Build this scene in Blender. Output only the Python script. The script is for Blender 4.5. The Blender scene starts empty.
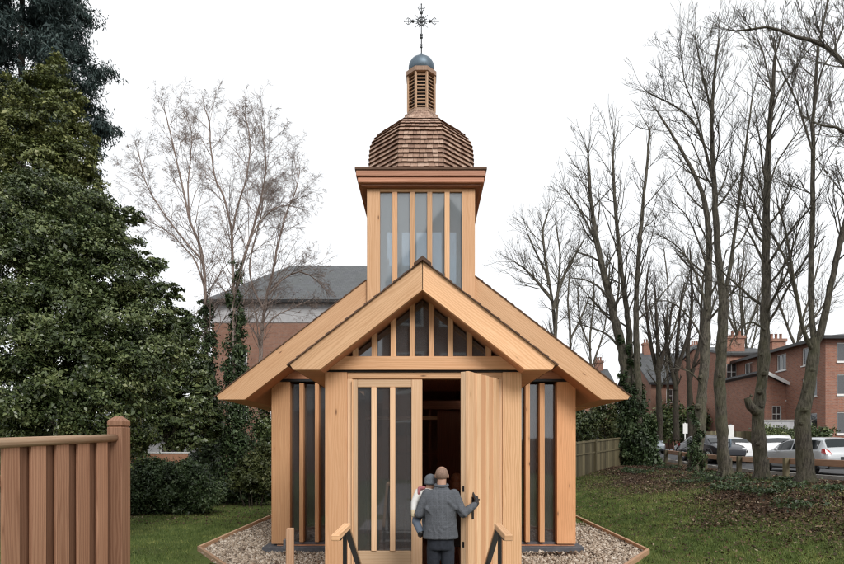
import bpy, math, random
import numpy as np
from mathutils import Vector, Matrix

rng = np.random.default_rng(7)
random.seed(7)
SC = bpy.context.scene
COL = SC.collection
H = 2.22                      # eye height above the gravel
F, VX, VY = 563.0, 426.0, 447.0

def P(x, y, D):
    """world point seen at photo pixel (x, y) at distance D"""
    return np.array([(x - VX) / F * D, D, H - (y - VY) / F * D])

def sstep(a, b, t):
    t = np.clip((t - a) / (b - a), 0, 1)
    return t * t * (3 - 2 * t)

def ground_h(x, y):
    x = np.asarray(x, float); y = np.asarray(y, float)
    side = 1.12 * sstep(5.0, 10.4, x)
    deep = 0.95 * sstep(14.5, 31.0, y) * sstep(1.0, 6.5, x)
    far = 0.55 * sstep(22, 42, y) * sstep(6, 14, x)
    near = 0.62 * (1 - sstep(4.6, 6.3, y))
    h = side + deep * (1 - side / 1.12)
    return np.maximum(h, near) + far

# ------------------------------------------------------------------ materials
def new_mat(name):
    m = bpy.data.materials.new(name); m.use_nodes = True
    nt = m.node_tree
    b = nt.nodes['Principled BSDF']
    return m, nt, b

class NT:
    def __init__(s, nt): s.nt = nt
    def n(s, t, **kw):
        nd = s.nt.nodes.new(t)
        for k, v in kw.items(): setattr(nd, k, v)
        return nd
    def l(s, a, b): s.nt.links.new(a, b)
    def val(s, sock, v):
        if hasattr(v, 'is_output') or isinstance(v, bpy.types.NodeSocket): s.l(v, sock)
        else: sock.default_value = v
    def math(s, op, a, b=0.0, c=None):
        nd = s.n('ShaderNodeMath', operation=op)
        s.val(nd.inputs[0], a); s.val(nd.inputs[1], b)
        if c is not None: s.val(nd.inputs[2], c)
        return nd.outputs[0]
    def mix(s, fac, a, b, blend='MIX'):
        nd = s.n('ShaderNodeMix', data_type='RGBA', blend_type=blend)
        s.val(nd.inputs[0], fac); s.val(nd.inputs[6], a); s.val(nd.inputs[7], b)
        return nd.outputs[2]
    def noise(s, vec, scale, detail=4, rough=0.55, dist=0.0):
        nd = s.n('ShaderNodeTexNoise')
        if vec is not None: s.l(vec, nd.inputs['Vector'])
        nd.inputs['Scale'].default_value = scale; nd.inputs['Detail'].default_value = detail
        nd.inputs['Roughness'].default_value = rough; nd.inputs['Distortion'].default_value = dist
        return nd.outputs['Fac']
    def ramp(s, fac, stops):
        nd = s.n('ShaderNodeValToRGB'); s.l(fac, nd.inputs[0])
        e = nd.color_ramp.elements
        e[0].position, e[0].color = stops[0][0], c4(stops[0][1])
        e[1].position, e[1].color = stops[-1][0], c4(stops[-1][1])
        for p, c in stops[1:-1]:
            x = e.new(p); x.color = c4(c)
        return nd.outputs[0]
    def remap(s, v, a, b, c, d):
        nd = s.n('ShaderNodeMapRange'); s.l(v, nd.inputs[0])
        for i, x in enumerate((a, b, c, d)): nd.inputs[i + 1].default_value = x
        return nd.outputs[0]
    def bump(s, h, strength, dist, b):
        nd = s.n('ShaderNodeBump'); nd.inputs['Strength'].default_value = strength
        nd.inputs['Distance'].default_value = dist
        s.l(h, nd.inputs['Height']); s.l(nd.outputs[0], b.inputs['Normal'])

def c4(c):
    if isinstance(c, (int, float)): return (c, c, c, 1)
    return (c[0], c[1], c[2], 1)

def wood(name, light, dark, knot=True, rough=0.6, vary=0.32, redden=0.42):
    m, nt, b = new_mat(name); g = NT(nt)
    uv = g.n('ShaderNodeUVMap').outputs[0]
    sep = g.n('ShaderNodeSeparateXYZ'); g.l(uv, sep.inputs[0])
    u, v = sep.outputs[0], sep.outputs[1]
    at = g.n('ShaderNodeAttribute', attribute_name='tone')
    ts = g.n('ShaderNodeSeparateColor'); g.l(at.outputs['Color'], ts.inputs[0])
    tone, tone2 = ts.outputs[0], ts.outputs[1]
    def vec(su, sv):
        c = g.n('ShaderNodeCombineXYZ')
        g.l(g.math('MULTIPLY', u, su), c.inputs[0]); g.l(g.math('MULTIPLY', v, sv), c.inputs[1])
        g.l(g.math('MULTIPLY', tone, 37.0), c.inputs[2]); return c.outputs[0]
    coarse = g.noise(vec(0.5, 6.0), 1.0, 3, 0.5, 0.6)
    # growth rings : bands across v bent by the coarse noise
    bands = g.math('SINE', g.math('ADD', g.math('MULTIPLY', v, 190.0), g.math('MULTIPLY', coarse, 34.0)))
    bands = g.remap(bands, -1, 1, 0, 1)
    fine = g.noise(vec(3.0, 160.0), 1.0, 3, 0.6)
    grain = g.math('ADD', g.math('MULTIPLY', bands, 0.45), g.math('ADD', g.math('MULTIPLY', coarse, 0.5), g.math('MULTIPLY', fine, 0.22)))
    grain = g.remap(grain, 0.25, 0.85, 0, 1)
    col = g.mix(grain, c4(dark), c4(light))
    # board to board hue and value changes
    red = (light[0] * 0.92, light[1] * 0.66, light[2] * 0.55)
    col = g.mix(g.math('MULTIPLY', tone2, redden), col, c4(red))
    hsv = g.n('ShaderNodeHueSaturation'); g.l(col, hsv.inputs['Color'])
    g.l(g.remap(tone, 0, 1, 1 - vary, 1 + vary * 0.55), hsv.inputs['Value'])
    col = hsv.outputs[0]
    big = g.noise(vec(0.8, 2.0), 1.0, 4, 0.6)
    col = g.mix(g.remap(big, 0.35, 0.75, 0, 0.28), col, c4([x * 0.72 for x in dark]))
    if knot:
        vo = g.n('ShaderNodeTexVoronoi'); g.l(vec(1.7, 5.5), vo.inputs['Vector']); vo.inputs['Scale'].default_value = 1.0
        d = g.math('ADD', vo.outputs['Distance'], g.math('MULTIPLY', fine, 0.03))
        sc = g.n('ShaderNodeSeparateColor'); g.l(vo.outputs['Color'], sc.inputs[0])
        keep = g.math('GREATER_THAN', sc.outputs[0], 0.45)
        k = g.math('MULTIPLY', g.remap(d, 0.05, 0.11, 1, 0), keep)
        halo = g.math('MULTIPLY', g.remap(d, 0.05, 0.25, 0.35, 0), keep)
        col = g.mix(halo, col, c4((dark[0] * 0.8, dark[1] * 0.7, dark[2] * 0.6)))
        col = g.mix(g.math('MULTIPLY', k, 0.8), col, c4((0.13, 0.06, 0.03)))
    g.l(col, b.inputs['Base Color'])
    b.inputs['Roughness'].default_value = rough
    b.inputs['Specular IOR Level'].default_value = 0.3
    g.bump(grain, 0.25, 0.004, b)
    return m

def tonemat(name, stops, rough=0.6, spec=0.4, noise_scale=None, bump=0.0, transl=0.0, coord='Object'):
    """colour ramp over the per-element 'tone' attribute, plus noise"""
    m, nt, b = new_mat(name); g = NT(nt)
    at = g.n('ShaderNodeAttribute', attribute_name='tone')
    ts = g.n('ShaderNodeSeparateColor'); g.l(at.outputs['Color'], ts.inputs[0])
    f = ts.outputs[0]
    if noise_scale:
        tc = g.n('ShaderNodeTexCoord').outputs[coord]
        nz = g.noise(tc, noise_scale, 5, 0.6)
        f = g.math('ADD', g.math('MULTIPLY', f, 0.6), g.math('MULTIPLY', g.remap(nz, 0.25, 0.75, 0, 1), 0.4))
        if bump: g.bump(nz, bump, 0.02, b)
    col = g.ramp(f, stops)
    g.l(col, b.inputs['Base Color'])
    b.inputs['Roughness'].default_value = rough
    b.inputs['Specular IOR Level'].default_value = spec
    if transl:
        tr = g.n('ShaderNodeBsdfTranslucent'); g.l(col, tr.inputs[0])
        mx = g.n('ShaderNodeMixShader'); mx.inputs[0].default_value = transl
        out = nt.nodes['Material Output']
        g.l(b.outputs[0], mx.inputs[1]); g.l(tr.outputs[0], mx.inputs[2]); g.l(mx.outputs[0], out.inputs[0])
    return m

def plain(name, col, rough=0.5, metal=0.0, spec=0.5, nscale=None, amt=0.25, coat=0.0, bump=0.0):
    m, nt, b = new_mat(name); g = NT(nt)
    b.inputs['Roughness'].default_value = rough; b.inputs['Metallic'].default_value = metal
    b.inputs['Specular IOR Level'].default_value = spec; b.inputs['Coat Weight'].default_value = coat
    if nscale:
        tc = g.n('ShaderNodeTexCoord').outputs['Object']
        nz = g.noise(tc, nscale, 6, 0.6)
        c = g.mix(g.remap(nz, 0.3, 0.7, 0, 1), c4([x * (1 - amt) for x in col]), c4([x * (1 + amt * 0.6) for x in col]))
        g.l(c, b.inputs['Base Color'])
        if bump: g.bump(nz, bump, 0.01, b)
    else:
        b.inputs['Base Color'].default_value = c4(col)
    return m

def brick(name, c1, c2, mortar, dirt=0.35):
    m, nt, b = new_mat(name); g = NT(nt)
    uv = g.n('ShaderNodeUVMap').outputs[0]
    br = g.n('ShaderNodeTexBrick'); g.l(uv, br.inputs['Vector'])
    br.inputs['Color1'].default_value = c4(c1); br.inputs['Color2'].default_value = c4(c2)
    br.inputs['Mortar'].default_value = c4(mortar); br.inputs['Scale'].default_value = 1.0
    br.inputs['Brick Width'].default_value = 0.225; br.inputs['Row Height'].default_value = 0.075
    br.inputs['Mortar Size'].default_value = 0.012
    nz = g.noise(uv, 0.35, 6, 0.65)
    nz2 = g.noise(uv, 4.0, 3, 0.6)
    c = g.mix(g.remap(nz, 0.3, 0.7, 0, dirt + 0.25), br.outputs['Color'], c4([x * 0.45 for x in c1]))
    c = g.mix(g.remap(nz2, 0.4, 0.8, 0, 0.5), c, c4((0.30, 0.2, 0.15)))
    g.l(c, b.inputs['Base Color']); b.inputs['Roughness'].default_value = 0.85
    g.bump(br.outputs['Fac'], -0.4, 0.01, b)
    return m

def slate(name, col):
    m, nt, b = new_mat(name); g = NT(nt)
    uv = g.n('ShaderNodeUVMap').outputs[0]
    br = g.n('ShaderNodeTexBrick'); g.l(uv, br.inputs['Vector'])
    br.inputs['Color1'].default_value = c4(col); br.inputs['Color2'].default_value = c4([x * 0.7 for x in col])
    br.inputs['Mortar'].default_value = c4([x * 0.35 for x in col]); br.inputs['Scale'].default_value = 1.0
    br.inputs['Brick Width'].default_value = 0.3; br.inputs['Row Height'].default_value = 0.22
    br.inputs['Mortar Size'].default_value = 0.012
    nz = g.noise(uv, 0.8, 5, 0.6)
    c = g.mix(g.remap(nz, 0.35, 0.7, 0, 0.5), br.outputs['Color'], c4([col[0] * 0.8, col[1] * 0.85, col[2] * 0.7]))
    g.l(c, b.inputs['Base Color']); b.inputs['Roughness'].default_value = 0.55
    return m

def glass_dark(name, tint=(0.03, 0.032, 0.035), rough=0.03, alpha=0.0):
    """window glass in front of a dim room: tinted see-through sheet under a mirror-like reflection"""
    m, nt, b = new_mat(name); g = NT(nt)
    out = nt.nodes['Material Output']
    tr = g.n('ShaderNodeBsdfTransparent'); tr.inputs[0].default_value = c4(tint)
    gl = g.n('ShaderNodeBsdfGlossy'); gl.inputs['Roughness'].default_value = rough
    gl.inputs['Color'].default_value = (0.9, 0.92, 0.95, 1)
    fr = g.n('ShaderNodeFresnel'); fr.inputs[0].default_value = 1.9
    tc = g.n('ShaderNodeTexCoord').outputs['Object']
    nz = g.noise(tc, 0.9, 2, 0.5)
    bp = g.n('ShaderNodeBump'); bp.inputs['Strength'].default_value = 0.08; bp.inputs['Distance'].default_value = 0.05
    g.l(nz, bp.inputs['Height']); g.l(bp.outputs[0], gl.inputs['Normal'])
    mx = g.n('ShaderNodeMixShader'); g.l(fr.outputs[0], mx.inputs[0])
    du = g.n('ShaderNodeBsdfDiffuse'); du.inputs[0].default_value = (0.30, 0.30, 0.31, 1)
    mf = g.n('ShaderNodeMixShader'); mf.inputs[0].default_value = 0.16
    g.l(tr.outputs[0], mf.inputs[1]); g.l(du.outputs[0], mf.inputs[2])
    g.l(mf.outputs[0], mx.inputs[1]); g.l(gl.outputs[0], mx.inputs[2]); g.l(mx.outputs[0], out.inputs[0])
    return m

def glass_frosted(name, clear=0.52):
    m, nt, b = new_mat(name); g = NT(nt)
    out = nt.nodes['Material Output']
    df = g.n('ShaderNodeBsdfTranslucent'); df.inputs[0].default_value = (0.88, 0.94, 0.98, 1)
    d2 = g.n('ShaderNodeBsdfDiffuse'); d2.inputs[0].default_value = (0.62, 0.69, 0.74, 1)
    m1 = g.n('ShaderNodeMixShader'); m1.inputs[0].default_value = 0.55
    g.l(df.outputs[0], m1.inputs[1]); g.l(d2.outputs[0], m1.inputs[2])
    gl = g.n('ShaderNodeBsdfGlossy'); gl.inputs['Roughness'].default_value = 0.04
    fr = g.n('ShaderNodeFresnel'); fr.inputs[0].default_value = 2.0
    tp = g.n('ShaderNodeBsdfTransparent'); tp.inputs[0].default_value = (0.86, 0.92, 0.97, 1)
    m2 = g.n('ShaderNodeMixShader'); m2.inputs[0].default_value = clear
    g.l(m1.outputs[0], m2.inputs[1]); g.l(tp.outputs[0], m2.inputs[2]); m1 = m2
    mx = g.n('ShaderNodeMixShader'); g.l(fr.outputs[0], mx.inputs[0])
    g.l(m1.outputs[0], mx.inputs[1]); g.l(gl.outputs[0], mx.inputs[2]); g.l(mx.outputs[0], out.inputs[0])
    return m

M = {}
M['fir'] = wood('fir_cladding', (0.85, 0.55, 0.325), (0.66, 0.385, 0.20))
M['fir_pale'] = wood('pale_fir_joinery', (0.86, 0.63, 0.415), (0.74, 0.495, 0.30), knot=False)
M['fir_board'] = wood('fir_boards', (0.84, 0.57, 0.35), (0.66, 0.40, 0.22), redden=0.7, vary=0.22)
M['cedar_grey'] = wood('greyed_cedar', (0.44, 0.31, 0.225), (0.28, 0.18, 0.125), knot=False)
M['cornice'] = wood('reddish_cornice', (0.55, 0.285, 0.185), (0.42, 0.19, 0.115), knot=False)
M['fir_side'] = wood('warm_fir_panel', (0.74, 0.44, 0.24), (0.57, 0.30, 0.145))
M['fir_red'] = wood('reddish_fir', (0.62, 0.335, 0.20), (0.45, 0.205, 0.115), vary=0.2)
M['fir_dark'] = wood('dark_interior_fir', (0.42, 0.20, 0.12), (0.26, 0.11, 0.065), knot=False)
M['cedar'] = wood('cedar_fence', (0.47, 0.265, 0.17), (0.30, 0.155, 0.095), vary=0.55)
M['edging'] = wood('weathered_edging', (0.60, 0.42, 0.28), (0.42, 0.26, 0.16))
M['old_wood'] = wood('mossy_fence_wood', (0.19, 0.165, 0.095), (0.10, 0.085, 0.05), vary=0.6, redden=0.1)
M['rail_wood'] = wood('knee_rail_wood', (0.50, 0.33, 0.23), (0.34, 0.215, 0.145))
M['shingle'] = tonemat('cedar_shingle', [(0.0, (0.17, 0.10, 0.075)), (0.5, (0.37, 0.24, 0.175)), (1.0, (0.58, 0.43, 0.34))], 0.75, 0.3, 18, 0.3)
M['shingle_dark'] = tonemat('dark_roof_shingle', [(0.0, (0.06, 0.035, 0.025)), (1.0, (0.17, 0.10, 0.065))], 0.8, 0.3, 14, 0.3)
M['zinc'] = plain('blue_grey_zinc', (0.13, 0.175, 0.215), 0.5, 0.6, 0.5, 6, 0.3)
M['iron'] = plain('dark_iron', (0.09, 0.095, 0.10), 0.45, 0.6)
M['black_steel'] = plain('black_steel', (0.012, 0.012, 0.013), 0.4, 0.0, 0.5)
M['plinth'] = plain('blue_grey_plinth', (0.10, 0.105, 0.12), 0.6, 0, 0.4, 9, 0.3)
M['glass'] = glass_dark('window_glass', (0.72, 0.73, 0.75))
M['glass_far'] = glass_dark('far_window_glass', (0.25, 0.27, 0.3))
M['frost'] = glass_frosted('frosted_tower_glass')
M['clear'] = glass_frosted('clear_tower_glass', 0.95)
M['stone'] = plain('grey_paving', (0.30, 0.29, 0.27), 0.8, 0, 0.3, 5, 0.25, bump=0.3)
M['asphalt'] = plain('asphalt', (0.075, 0.076, 0.08), 0.85, 0, 0.3, 3, 0.35, bump=0.2)
M['brick_red'] = brick('red_brick', (0.43, 0.165, 0.095), (0.25, 0.085, 0.055), (0.30, 0.24, 0.2))
M['brick_brown'] = brick('brown_brick', (0.34, 0.155, 0.095), (0.25, 0.11, 0.07), (0.24, 0.19, 0.16), 0.5)
M['slate'] = slate('slate_roof', (0.10, 0.105, 0.115))
M['white_paint'] = plain('white_paint', (0.78, 0.78, 0.76), 0.5, 0, 0.4, 5, 0.1)
M['render_wall'] = plain('pale_render', (0.43, 0.43, 0.44), 0.8, 0, 0.3, 2, 0.2)
M['window_backing'] = plain('net_curtain', (0.6, 0.6, 0.58), 0.9, 0, 0.1, 20, 0.2)
M['dark_room'] = plain('dim_room', (0.05, 0.05, 0.05), 0.9)
def bark(name, a, b2, moss):
    m, nt, b = new_mat(name); g = NT(nt)
    tc = g.n('ShaderNodeTexCoord').outputs['Object']
    mp = g.n('ShaderNodeMapping'); g.l(tc, mp.inputs[0]); mp.inputs['Scale'].default_value = (1, 1, 0.22)
    nz = g.noise(mp.outputs[0], 20, 8, 0.75)
    nz2 = g.noise(tc, 1.1, 5, 0.65)
    sep = g.n('ShaderNodeSeparateXYZ'); g.l(tc, sep.inputs[0])
    c = g.mix(g.remap(nz, 0.40, 0.62, 0, 1), c4(a), c4(b2))
    low = g.remap(sep.outputs[2], 3.0, 8.0, 1.0, 0.25)
    c = g.mix(g.math('MULTIPLY', g.remap(nz2, 0.42, 0.66, 0, 0.6), low), c, c4(moss))
    g.l(c, b.inputs['Base Color']); b.inputs['Roughness'].default_value = 0.9
    b.inputs['Specular IOR Level'].default_value = 0.2
    g.bump(nz, 1.0, 0.08, b)
    return m
M['bark'] = bark('lime_bark', (0.045, 0.04, 0.034), (0.185, 0.165, 0.132), (0.12, 0.125, 0.06))
M['bark_birch'] = bark('birch_bark', (0.22, 0.155, 0.13), (0.46, 0.38, 0.34), (0.08, 0.085, 0.04))
M['bark_dark'] = bark('dark_bark', (0.03, 0.025, 0.02), (0.075, 0.06, 0.048), (0.05, 0.055, 0.03))
M['leaf_dark'] = tonemat('dark_glossy_leaf', [(0, (0.020, 0.033, 0.013)), (0.4, (0.08, 0.110, 0.040)), (0.75, (0.18, 0.215, 0.085)), (1, (0.34, 0.36, 0.19))], 0.33, 0.45, transl=0.12)
M['leaf_green'] = tonemat('mid_green_leaf', [(0, (0.04, 0.055, 0.016)), (0.5, (0.14, 0.165, 0.05)), (1, (0.30, 0.30, 0.11))], 0.45, 0.45, transl=0.15)
M['leaf_conifer'] = tonemat('blue_green_conifer', [(0, (0.014, 0.027, 0.026)), (0.5, (0.042, 0.070, 0.066)), (1, (0.10, 0.135, 0.12))], 0.6, 0.3, transl=0.08)
M['leaf_ivy'] = tonemat('ivy_leaf', [(0, (0.014, 0.024, 0.010)), (0.55, (0.052, 0.085, 0.032)), (1, (0.16, 0.20, 0.10))], 0.45, 0.35, transl=0.12)
M['leaf_shrub'] = tonemat('shrub_leaf', [(0, (0.03, 0.04, 0.012)), (0.5, (0.07, 0.085, 0.028)), (1, (0.16, 0.16, 0.06))], 0.5, 0.4, transl=0.15)
M['grass'] = tonemat('grass_blades', [(0, (0.032, 0.055, 0.014)), (0.5, (0.115, 0.165, 0.042)), (1, (0.37, 0.38, 0.13))], 0.6, 0.3, transl=0.2)
M['litter'] = tonemat('dead_leaves', [(0, (0.03, 0.018, 0.012)), (0.5, (0.075, 0.045, 0.028)), (0.88, (0.14, 0.085, 0.05)), (0.95, (0.24, 0.17, 0.11)), (1, (0.36, 0.30, 0.22))], 0.75, 0.3)
M['pebble'] = tonemat('pebbles', [(0, (0.17, 0.13, 0.10)), (0.35, (0.35, 0.28, 0.21)), (0.75, (0.48, 0.40, 0.32)), (1, (0.64, 0.58, 0.5))], 0.7, 0.3)

# ------------------------------------------------------------------ mesh building
ORG = {}      # world base of every object (translations only while building)

def finish(name, me, mat, parent=None, loc=None, bevel=0.0):
    o = bpy.data.objects.new(name, me); COL.objects.link(o)
    if mat is not None: me.materials.append(mat)
    if parent is not None:
        o.parent = parent; ORG[o] = ORG[parent]
    else:
        ORG[o] = np.zeros(3)
    if bevel:
        md = o.modifiers.new('Bevel', 'BEVEL'); md.width = bevel; md.segments = 1
        md.limit_method = 'ANGLE'; md.angle_limit = math.radians(40)
    return o

class MB:
    def __init__(s):
        s.v = []; s.f = []; s.uv = []; s.t = []; s.sm = []
    def add(s, verts, faces, grain=(0, 0, 1), tone=None, smooth=False):
        b = len(s.v)
        g = Vector(grain).normalized()
        if tone is None: tone = (random.random(), random.random())
        ou, ov = random.uniform(0, 40), random.uniform(0, 40)
        vs = [Vector(p) for p in verts]
        s.v += [tuple(p) for p in vs]
        s.t += [(tone[0], tone[1], 0, 1)] * len(vs)
        for f in faces:
            pts = [vs[i] for i in f]
            n = Vector((0, 0, 0))
            for i in range(len(pts)):
                a, c = pts[i], pts[(i + 1) % len(pts)]
                n += a.cross(c)
            n = n.normalized() if n.length > 1e-12 else Vector((0, 0, 1))
            uax = g - n * g.dot(n)
            if uax.length < 0.45:
                uax = Vector((0, 0, 1)).cross(n) if abs(n.z) < 0.8 else Vector((1, 0, 0))
            uax.normalize(); vax = n.cross(uax)
            if vax.z < -1e-6: vax = -vax
            s.f.append([b + i for i in f]); s.sm.append(smooth)
            s.uv += [(p.dot(uax) + ou, p.dot(vax) + ov) for p in pts]
        return s
    def box(s, x0, x1, y0, y1, z0, z1, grain=(0, 0, 1), tone=None):
        v = [(x, y, z) for z in (z0, z1) for y in (y0, y1) for x in (x0, x1)]
        return s.add(v, [(0, 2, 3, 1), (4, 5, 7, 6), (0, 1, 5, 4), (2, 6, 7, 3), (0, 4, 6, 2), (1, 3, 7, 5)], grain, tone)
    def obox(s, o, ax, ra, rb, rc, grain=2, tone=None):
        o = Vector(o); a, b, c = [Vector(x) for x in ax]
        v = [o + a * x + b * y + c * z for z in rc for y in rb for x in ra]
        fl = [(0, 2, 3, 1), (4, 5, 7, 6), (0, 1, 5, 4), (2, 6, 7, 3), (0, 4, 6, 2), (1, 3, 7, 5)]
        if a.cross(b).dot(c) < 0: fl = [tuple(reversed(f)) for f in fl]
        return s.add(v, fl, (a, b, c)[grain], tone)
    def prism(s, poly, y0, y1, grain=(0, 0, 1), tone=None, axis='y'):
        n = len(poly)
        if axis == 'y': mk = lambda p, d: (p[0], d, p[1])
        elif axis == 'x': mk = lambda p, d: (d, p[0], p[1])
        else: mk = lambda p, d: (p[0], p[1], d)
        area = sum(poly[i][0] * poly[(i + 1) % n][1] - poly[(i + 1) % n][0] * poly[i][1] for i in range(n))
        if (area < 0) != (axis == 'y' and False): pass
        v = [mk(p, y0) for p in poly] + [mk(p, y1) for p in poly]
        fr = list(range(n)); bk = [n + i for i in reversed(range(n))]
        sides = [(i, n + i, n + (i + 1) % n, (i + 1) % n) for i in range(n)]
        fl = [fr, bk] + [tuple(reversed(q)) for q in sides]
        # orient outward
        flip = (area < 0) if axis == 'y' else (area > 0)
        if axis == 'x': flip = area > 0
        if axis == 'y':   # (x,z) ccw seen from -y is outward for the y0 face
            flip = area < 0
        if axis == 'x':
            flip = area > 0
        if axis == 'z':
            flip = area > 0
        if flip: fl = [tuple(reversed(f)) for f in fl]
        return s.add(v, fl, grain, tone)
    def quad(s, a, b, c, d, grain=(0, 0, 1), tone=None):
        return s.add([a, b, c, d], [(0, 1, 2, 3)], grain, tone)
    def tube(s, pts, radii, n=8, tone=None, smooth=True, cap=True, grain=None):
        pts = [np.array(p, float) for p in pts]
        if np.isscalar(radii): radii = [radii] * len(pts)
        V = []; Fc = []
        prev = None
        for i, p in enumerate(pts):
            t = pts[min(i + 1, len(pts) - 1)] - pts[max(i - 1, 0)]
            t = t / (np.linalg.norm(t) + 1e-12)
            if prev is None:
                ref = np.array([0, 0, 1.0]) if abs(t[2]) < 0.9 else np.array([1.0, 0, 0])
                a = np.cross(t, ref)
            else:
                a = prev - t * prev.dot(t)
            a /= np.linalg.norm(a) + 1e-12; prev = a
            b = np.cross(t, a)
            for k in range(n):
                an = 2 * math.pi * k / n
                V.append(tuple(p + radii[i] * (math.cos(an) * a + math.sin(an) * b)))
        for i in range(len(pts) - 1):
            for k in range(n):
                k2 = (k + 1) % n
                Fc.append((i * n + k, i * n + k2, (i + 1) * n + k2, (i + 1) * n + k))
        if cap:
            Fc.append(tuple(reversed(range(n)))); Fc.append(tuple((len(pts) - 1) * n + k for k in range(n)))
        g = grain or tuple(pts[-1] - pts[0] + 1e-9)
        return s.add(V, Fc, g, tone, smooth)
    def lathe(s, prof, c, n=24, tone=None, smooth=True, sx=1, sy=1, phase=0.0):
        V = []; Fc = []
        for r, z in prof:
            for k in range(n):
                an = 2 * math.pi * k / n + phase
                V.append((c[0] + r * sx * math.cos(an), c[1] + r * sy * math.sin(an), c[2] + z))
        for i in range(len(prof) - 1):
            for k in range(n):
                k2 = (k + 1) % n
                Fc.append((i * n + k, i * n + k2, (i + 1) * n + k2, (i + 1) * n + k))
        Fc.append(tuple(reversed(range(n)))); Fc.append(tuple((len(prof) - 1) * n + k for k in range(n)))
        return s.add(V, Fc, (0, 0, 1), tone, smooth)
    def ellipsoid(s, c, r, n=12, m=8, tone=None, rot=None):
        V = []; Fc = []
        R = Matrix.Identity(3) if rot is None else rot
        c = Vector(c)
        for i in range(1, m):
            ph = math.pi * i / m
            for k in range(n):
                an = 2 * math.pi * k / n
                V.append(c + R @ Vector((r[0] * math.sin(ph) * math.cos(an), r[1] * math.sin(ph) * math.sin(an), -r[2] * math.cos(ph))))
        bt = len(V); V.append(c + R @ Vector((0, 0, -r[2]))); V.append(c + R @ Vector((0, 0, r[2])))
        for i in range(m - 2):
            for k in range(n):
                k2 = (k + 1) % n
                Fc.append((i * n + k, i * n + k2, (i + 1) * n + k2, (i + 1) * n + k))
        for k in range(n):
            k2 = (k + 1) % n
            Fc.append((bt, k2, k)); Fc.append((bt + 1, (m - 2) * n + k, (m - 2) * n + k2))
        return s.add(V, Fc, (0, 0, 1), tone, True)
    def build(s, name, mat, parent=None, bevel=0.0, sharp=None):
        me = bpy.data.meshes.new(name)
        off = ORG[parent] if parent is not None else np.zeros(3)
        v = np.array(s.v, float) - off
        me.from_pydata([tuple(p) for p in v], [], s.f)
        ul = me.uv_layers.new(name='UVMap')
        ul.data.foreach_set('uv', np.array(s.uv, dtype=np.float32).ravel())
        at = me.attributes.new('tone', 'FLOAT_COLOR', 'POINT')
        at.data.foreach_set('color', np.array(s.t, dtype=np.float32).ravel())
        me.polygons.foreach_set('use_smooth', s.sm)
        if sharp: me.set_sharp_from_angle(angle=math.radians(sharp))
        me.update()
        return finish(name, me, mat, parent, bevel=bevel)

def mesh_np(name, verts, faces, mat, parent=None, tone=None, smooth=False):
    """fast mesh from arrays: faces is an (n,3) or (n,4) array"""
    me = bpy.data.meshes.new(name)
    off = ORG[parent] if parent is not None else np.zeros(3)
    verts = np.asarray(verts, float) - off
    nf, k = faces.shape
    me.vertices.add(len(verts)); me.vertices.foreach_set('co', verts.astype(np.float32).ravel())
    me.loops.add(nf * k); me.loops.foreach_set('vertex_index', faces.astype(np.int32).ravel())
    me.polygons.add(nf); me.polygons.foreach_set('loop_start', np.arange(0, nf * k, k, dtype=np.int32))
    if smooth: me.polygons.foreach_set('use_smooth', np.ones(nf, dtype=bool))
    if tone is not None:
        at = me.attributes.new('tone', 'FLOAT_COLOR', 'POINT')
        c = np.zeros((len(verts), 4), np.float32); c[:, 0] = tone; c[:, 3] = 1
        at.data.foreach_set('color', c.ravel())
    me.update(calc_edges=True); me.validate()
    return finish(name, me, mat, parent)

def thing(name, label, cat, loc=(0, 0, 0), group=None):
    o = bpy.data.objects.new(name, None); COL.objects.link(o)
    o.location = tuple(float(x) for x in loc); o.empty_display_size = 0.2
    ORG[o] = np.array(loc, float)
    return tag(o, label, cat, group)
def tag(o, label, cat, group=None):
    o['label'] = label; o['category'] = cat
    if group: o['group'] = group
    return o
def struct(o, kind='structure'):
    o['kind'] = kind; return o
def copy_tree(o, parent=None):
    c = o.copy(); COL.objects.link(c)
    if parent is not None: c.parent = parent
    for ch in list(o.children): copy_tree(ch, c)
    return c
# ================================================================== CHAPEL
chapel = thing('timber_chapel', 'small new timber chapel with shingled cupola, glazed bell tower and open front door', 'chapel', (0, 7.8, 0))
CX = -0.045                    # porch axis
NX = -0.055                    # nave axis
TX = -0.10                     # tower axis

# plinth, floor
mb = MB(); mb.box(-3.42, 3.30, 11.74, 20.2, 0.0, 0.135)
mb.box(-1.46, 1.37, 7.80, 11.735, 0.0, 0.135)
mb.build('plinth', M['plinth'], chapel, bevel=0.008)
mb = MB()
for i in range(18):
    x = -1.40 + i * 0.15
    mb.box(x, x + 0.147, 7.80, 11.9, 0.136, 0.152, (0, 1, 0))
for i in range(42):
    x = -3.15 + i * 0.15
    mb.box(x, x + 0.147, 11.905, 19.9, 0.136, 0.152, (0, 1, 0))
mb.build('floor', M['fir_red'], chapel)

# --- porch front
mb = MB(); mb.box(-1.403, -1.098, 7.82, 7.94, 0.14, 3.262); mb.build('wall_panel', M['fir'], chapel, bevel=0.004)
mb = MB(); mb.box(1.062, 1.326, 7.82, 7.94, 0.14, 3.262); mb.build('wall_panel', M['fir'], chapel, bevel=0.004)
mb = MB(); mb.box(-1.403, 1.326, 7.829, 7.93, 3.265, 3.292, (1, 0, 0)); mb.build('shadow_gap', M['black_steel'], chapel)  # black strip standing in for the shade in the joint under the beam
for a_, b_ in ((-1.096, -1.026), (1.012, 1.060)):
    mb = MB(); mb.box(a_, b_, 7.832, 7.95, 0.14, 3.17); mb.build('door_jamb', M['fir_pale'], chapel, bevel=0.004)
mb = MB(); mb.box(-1.096, 1.060, 7.838, 7.95, 3.172, 3.26, (1, 0, 0)); mb.build('door_lintel', M['fir'], chapel, bevel=0.004)
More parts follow.
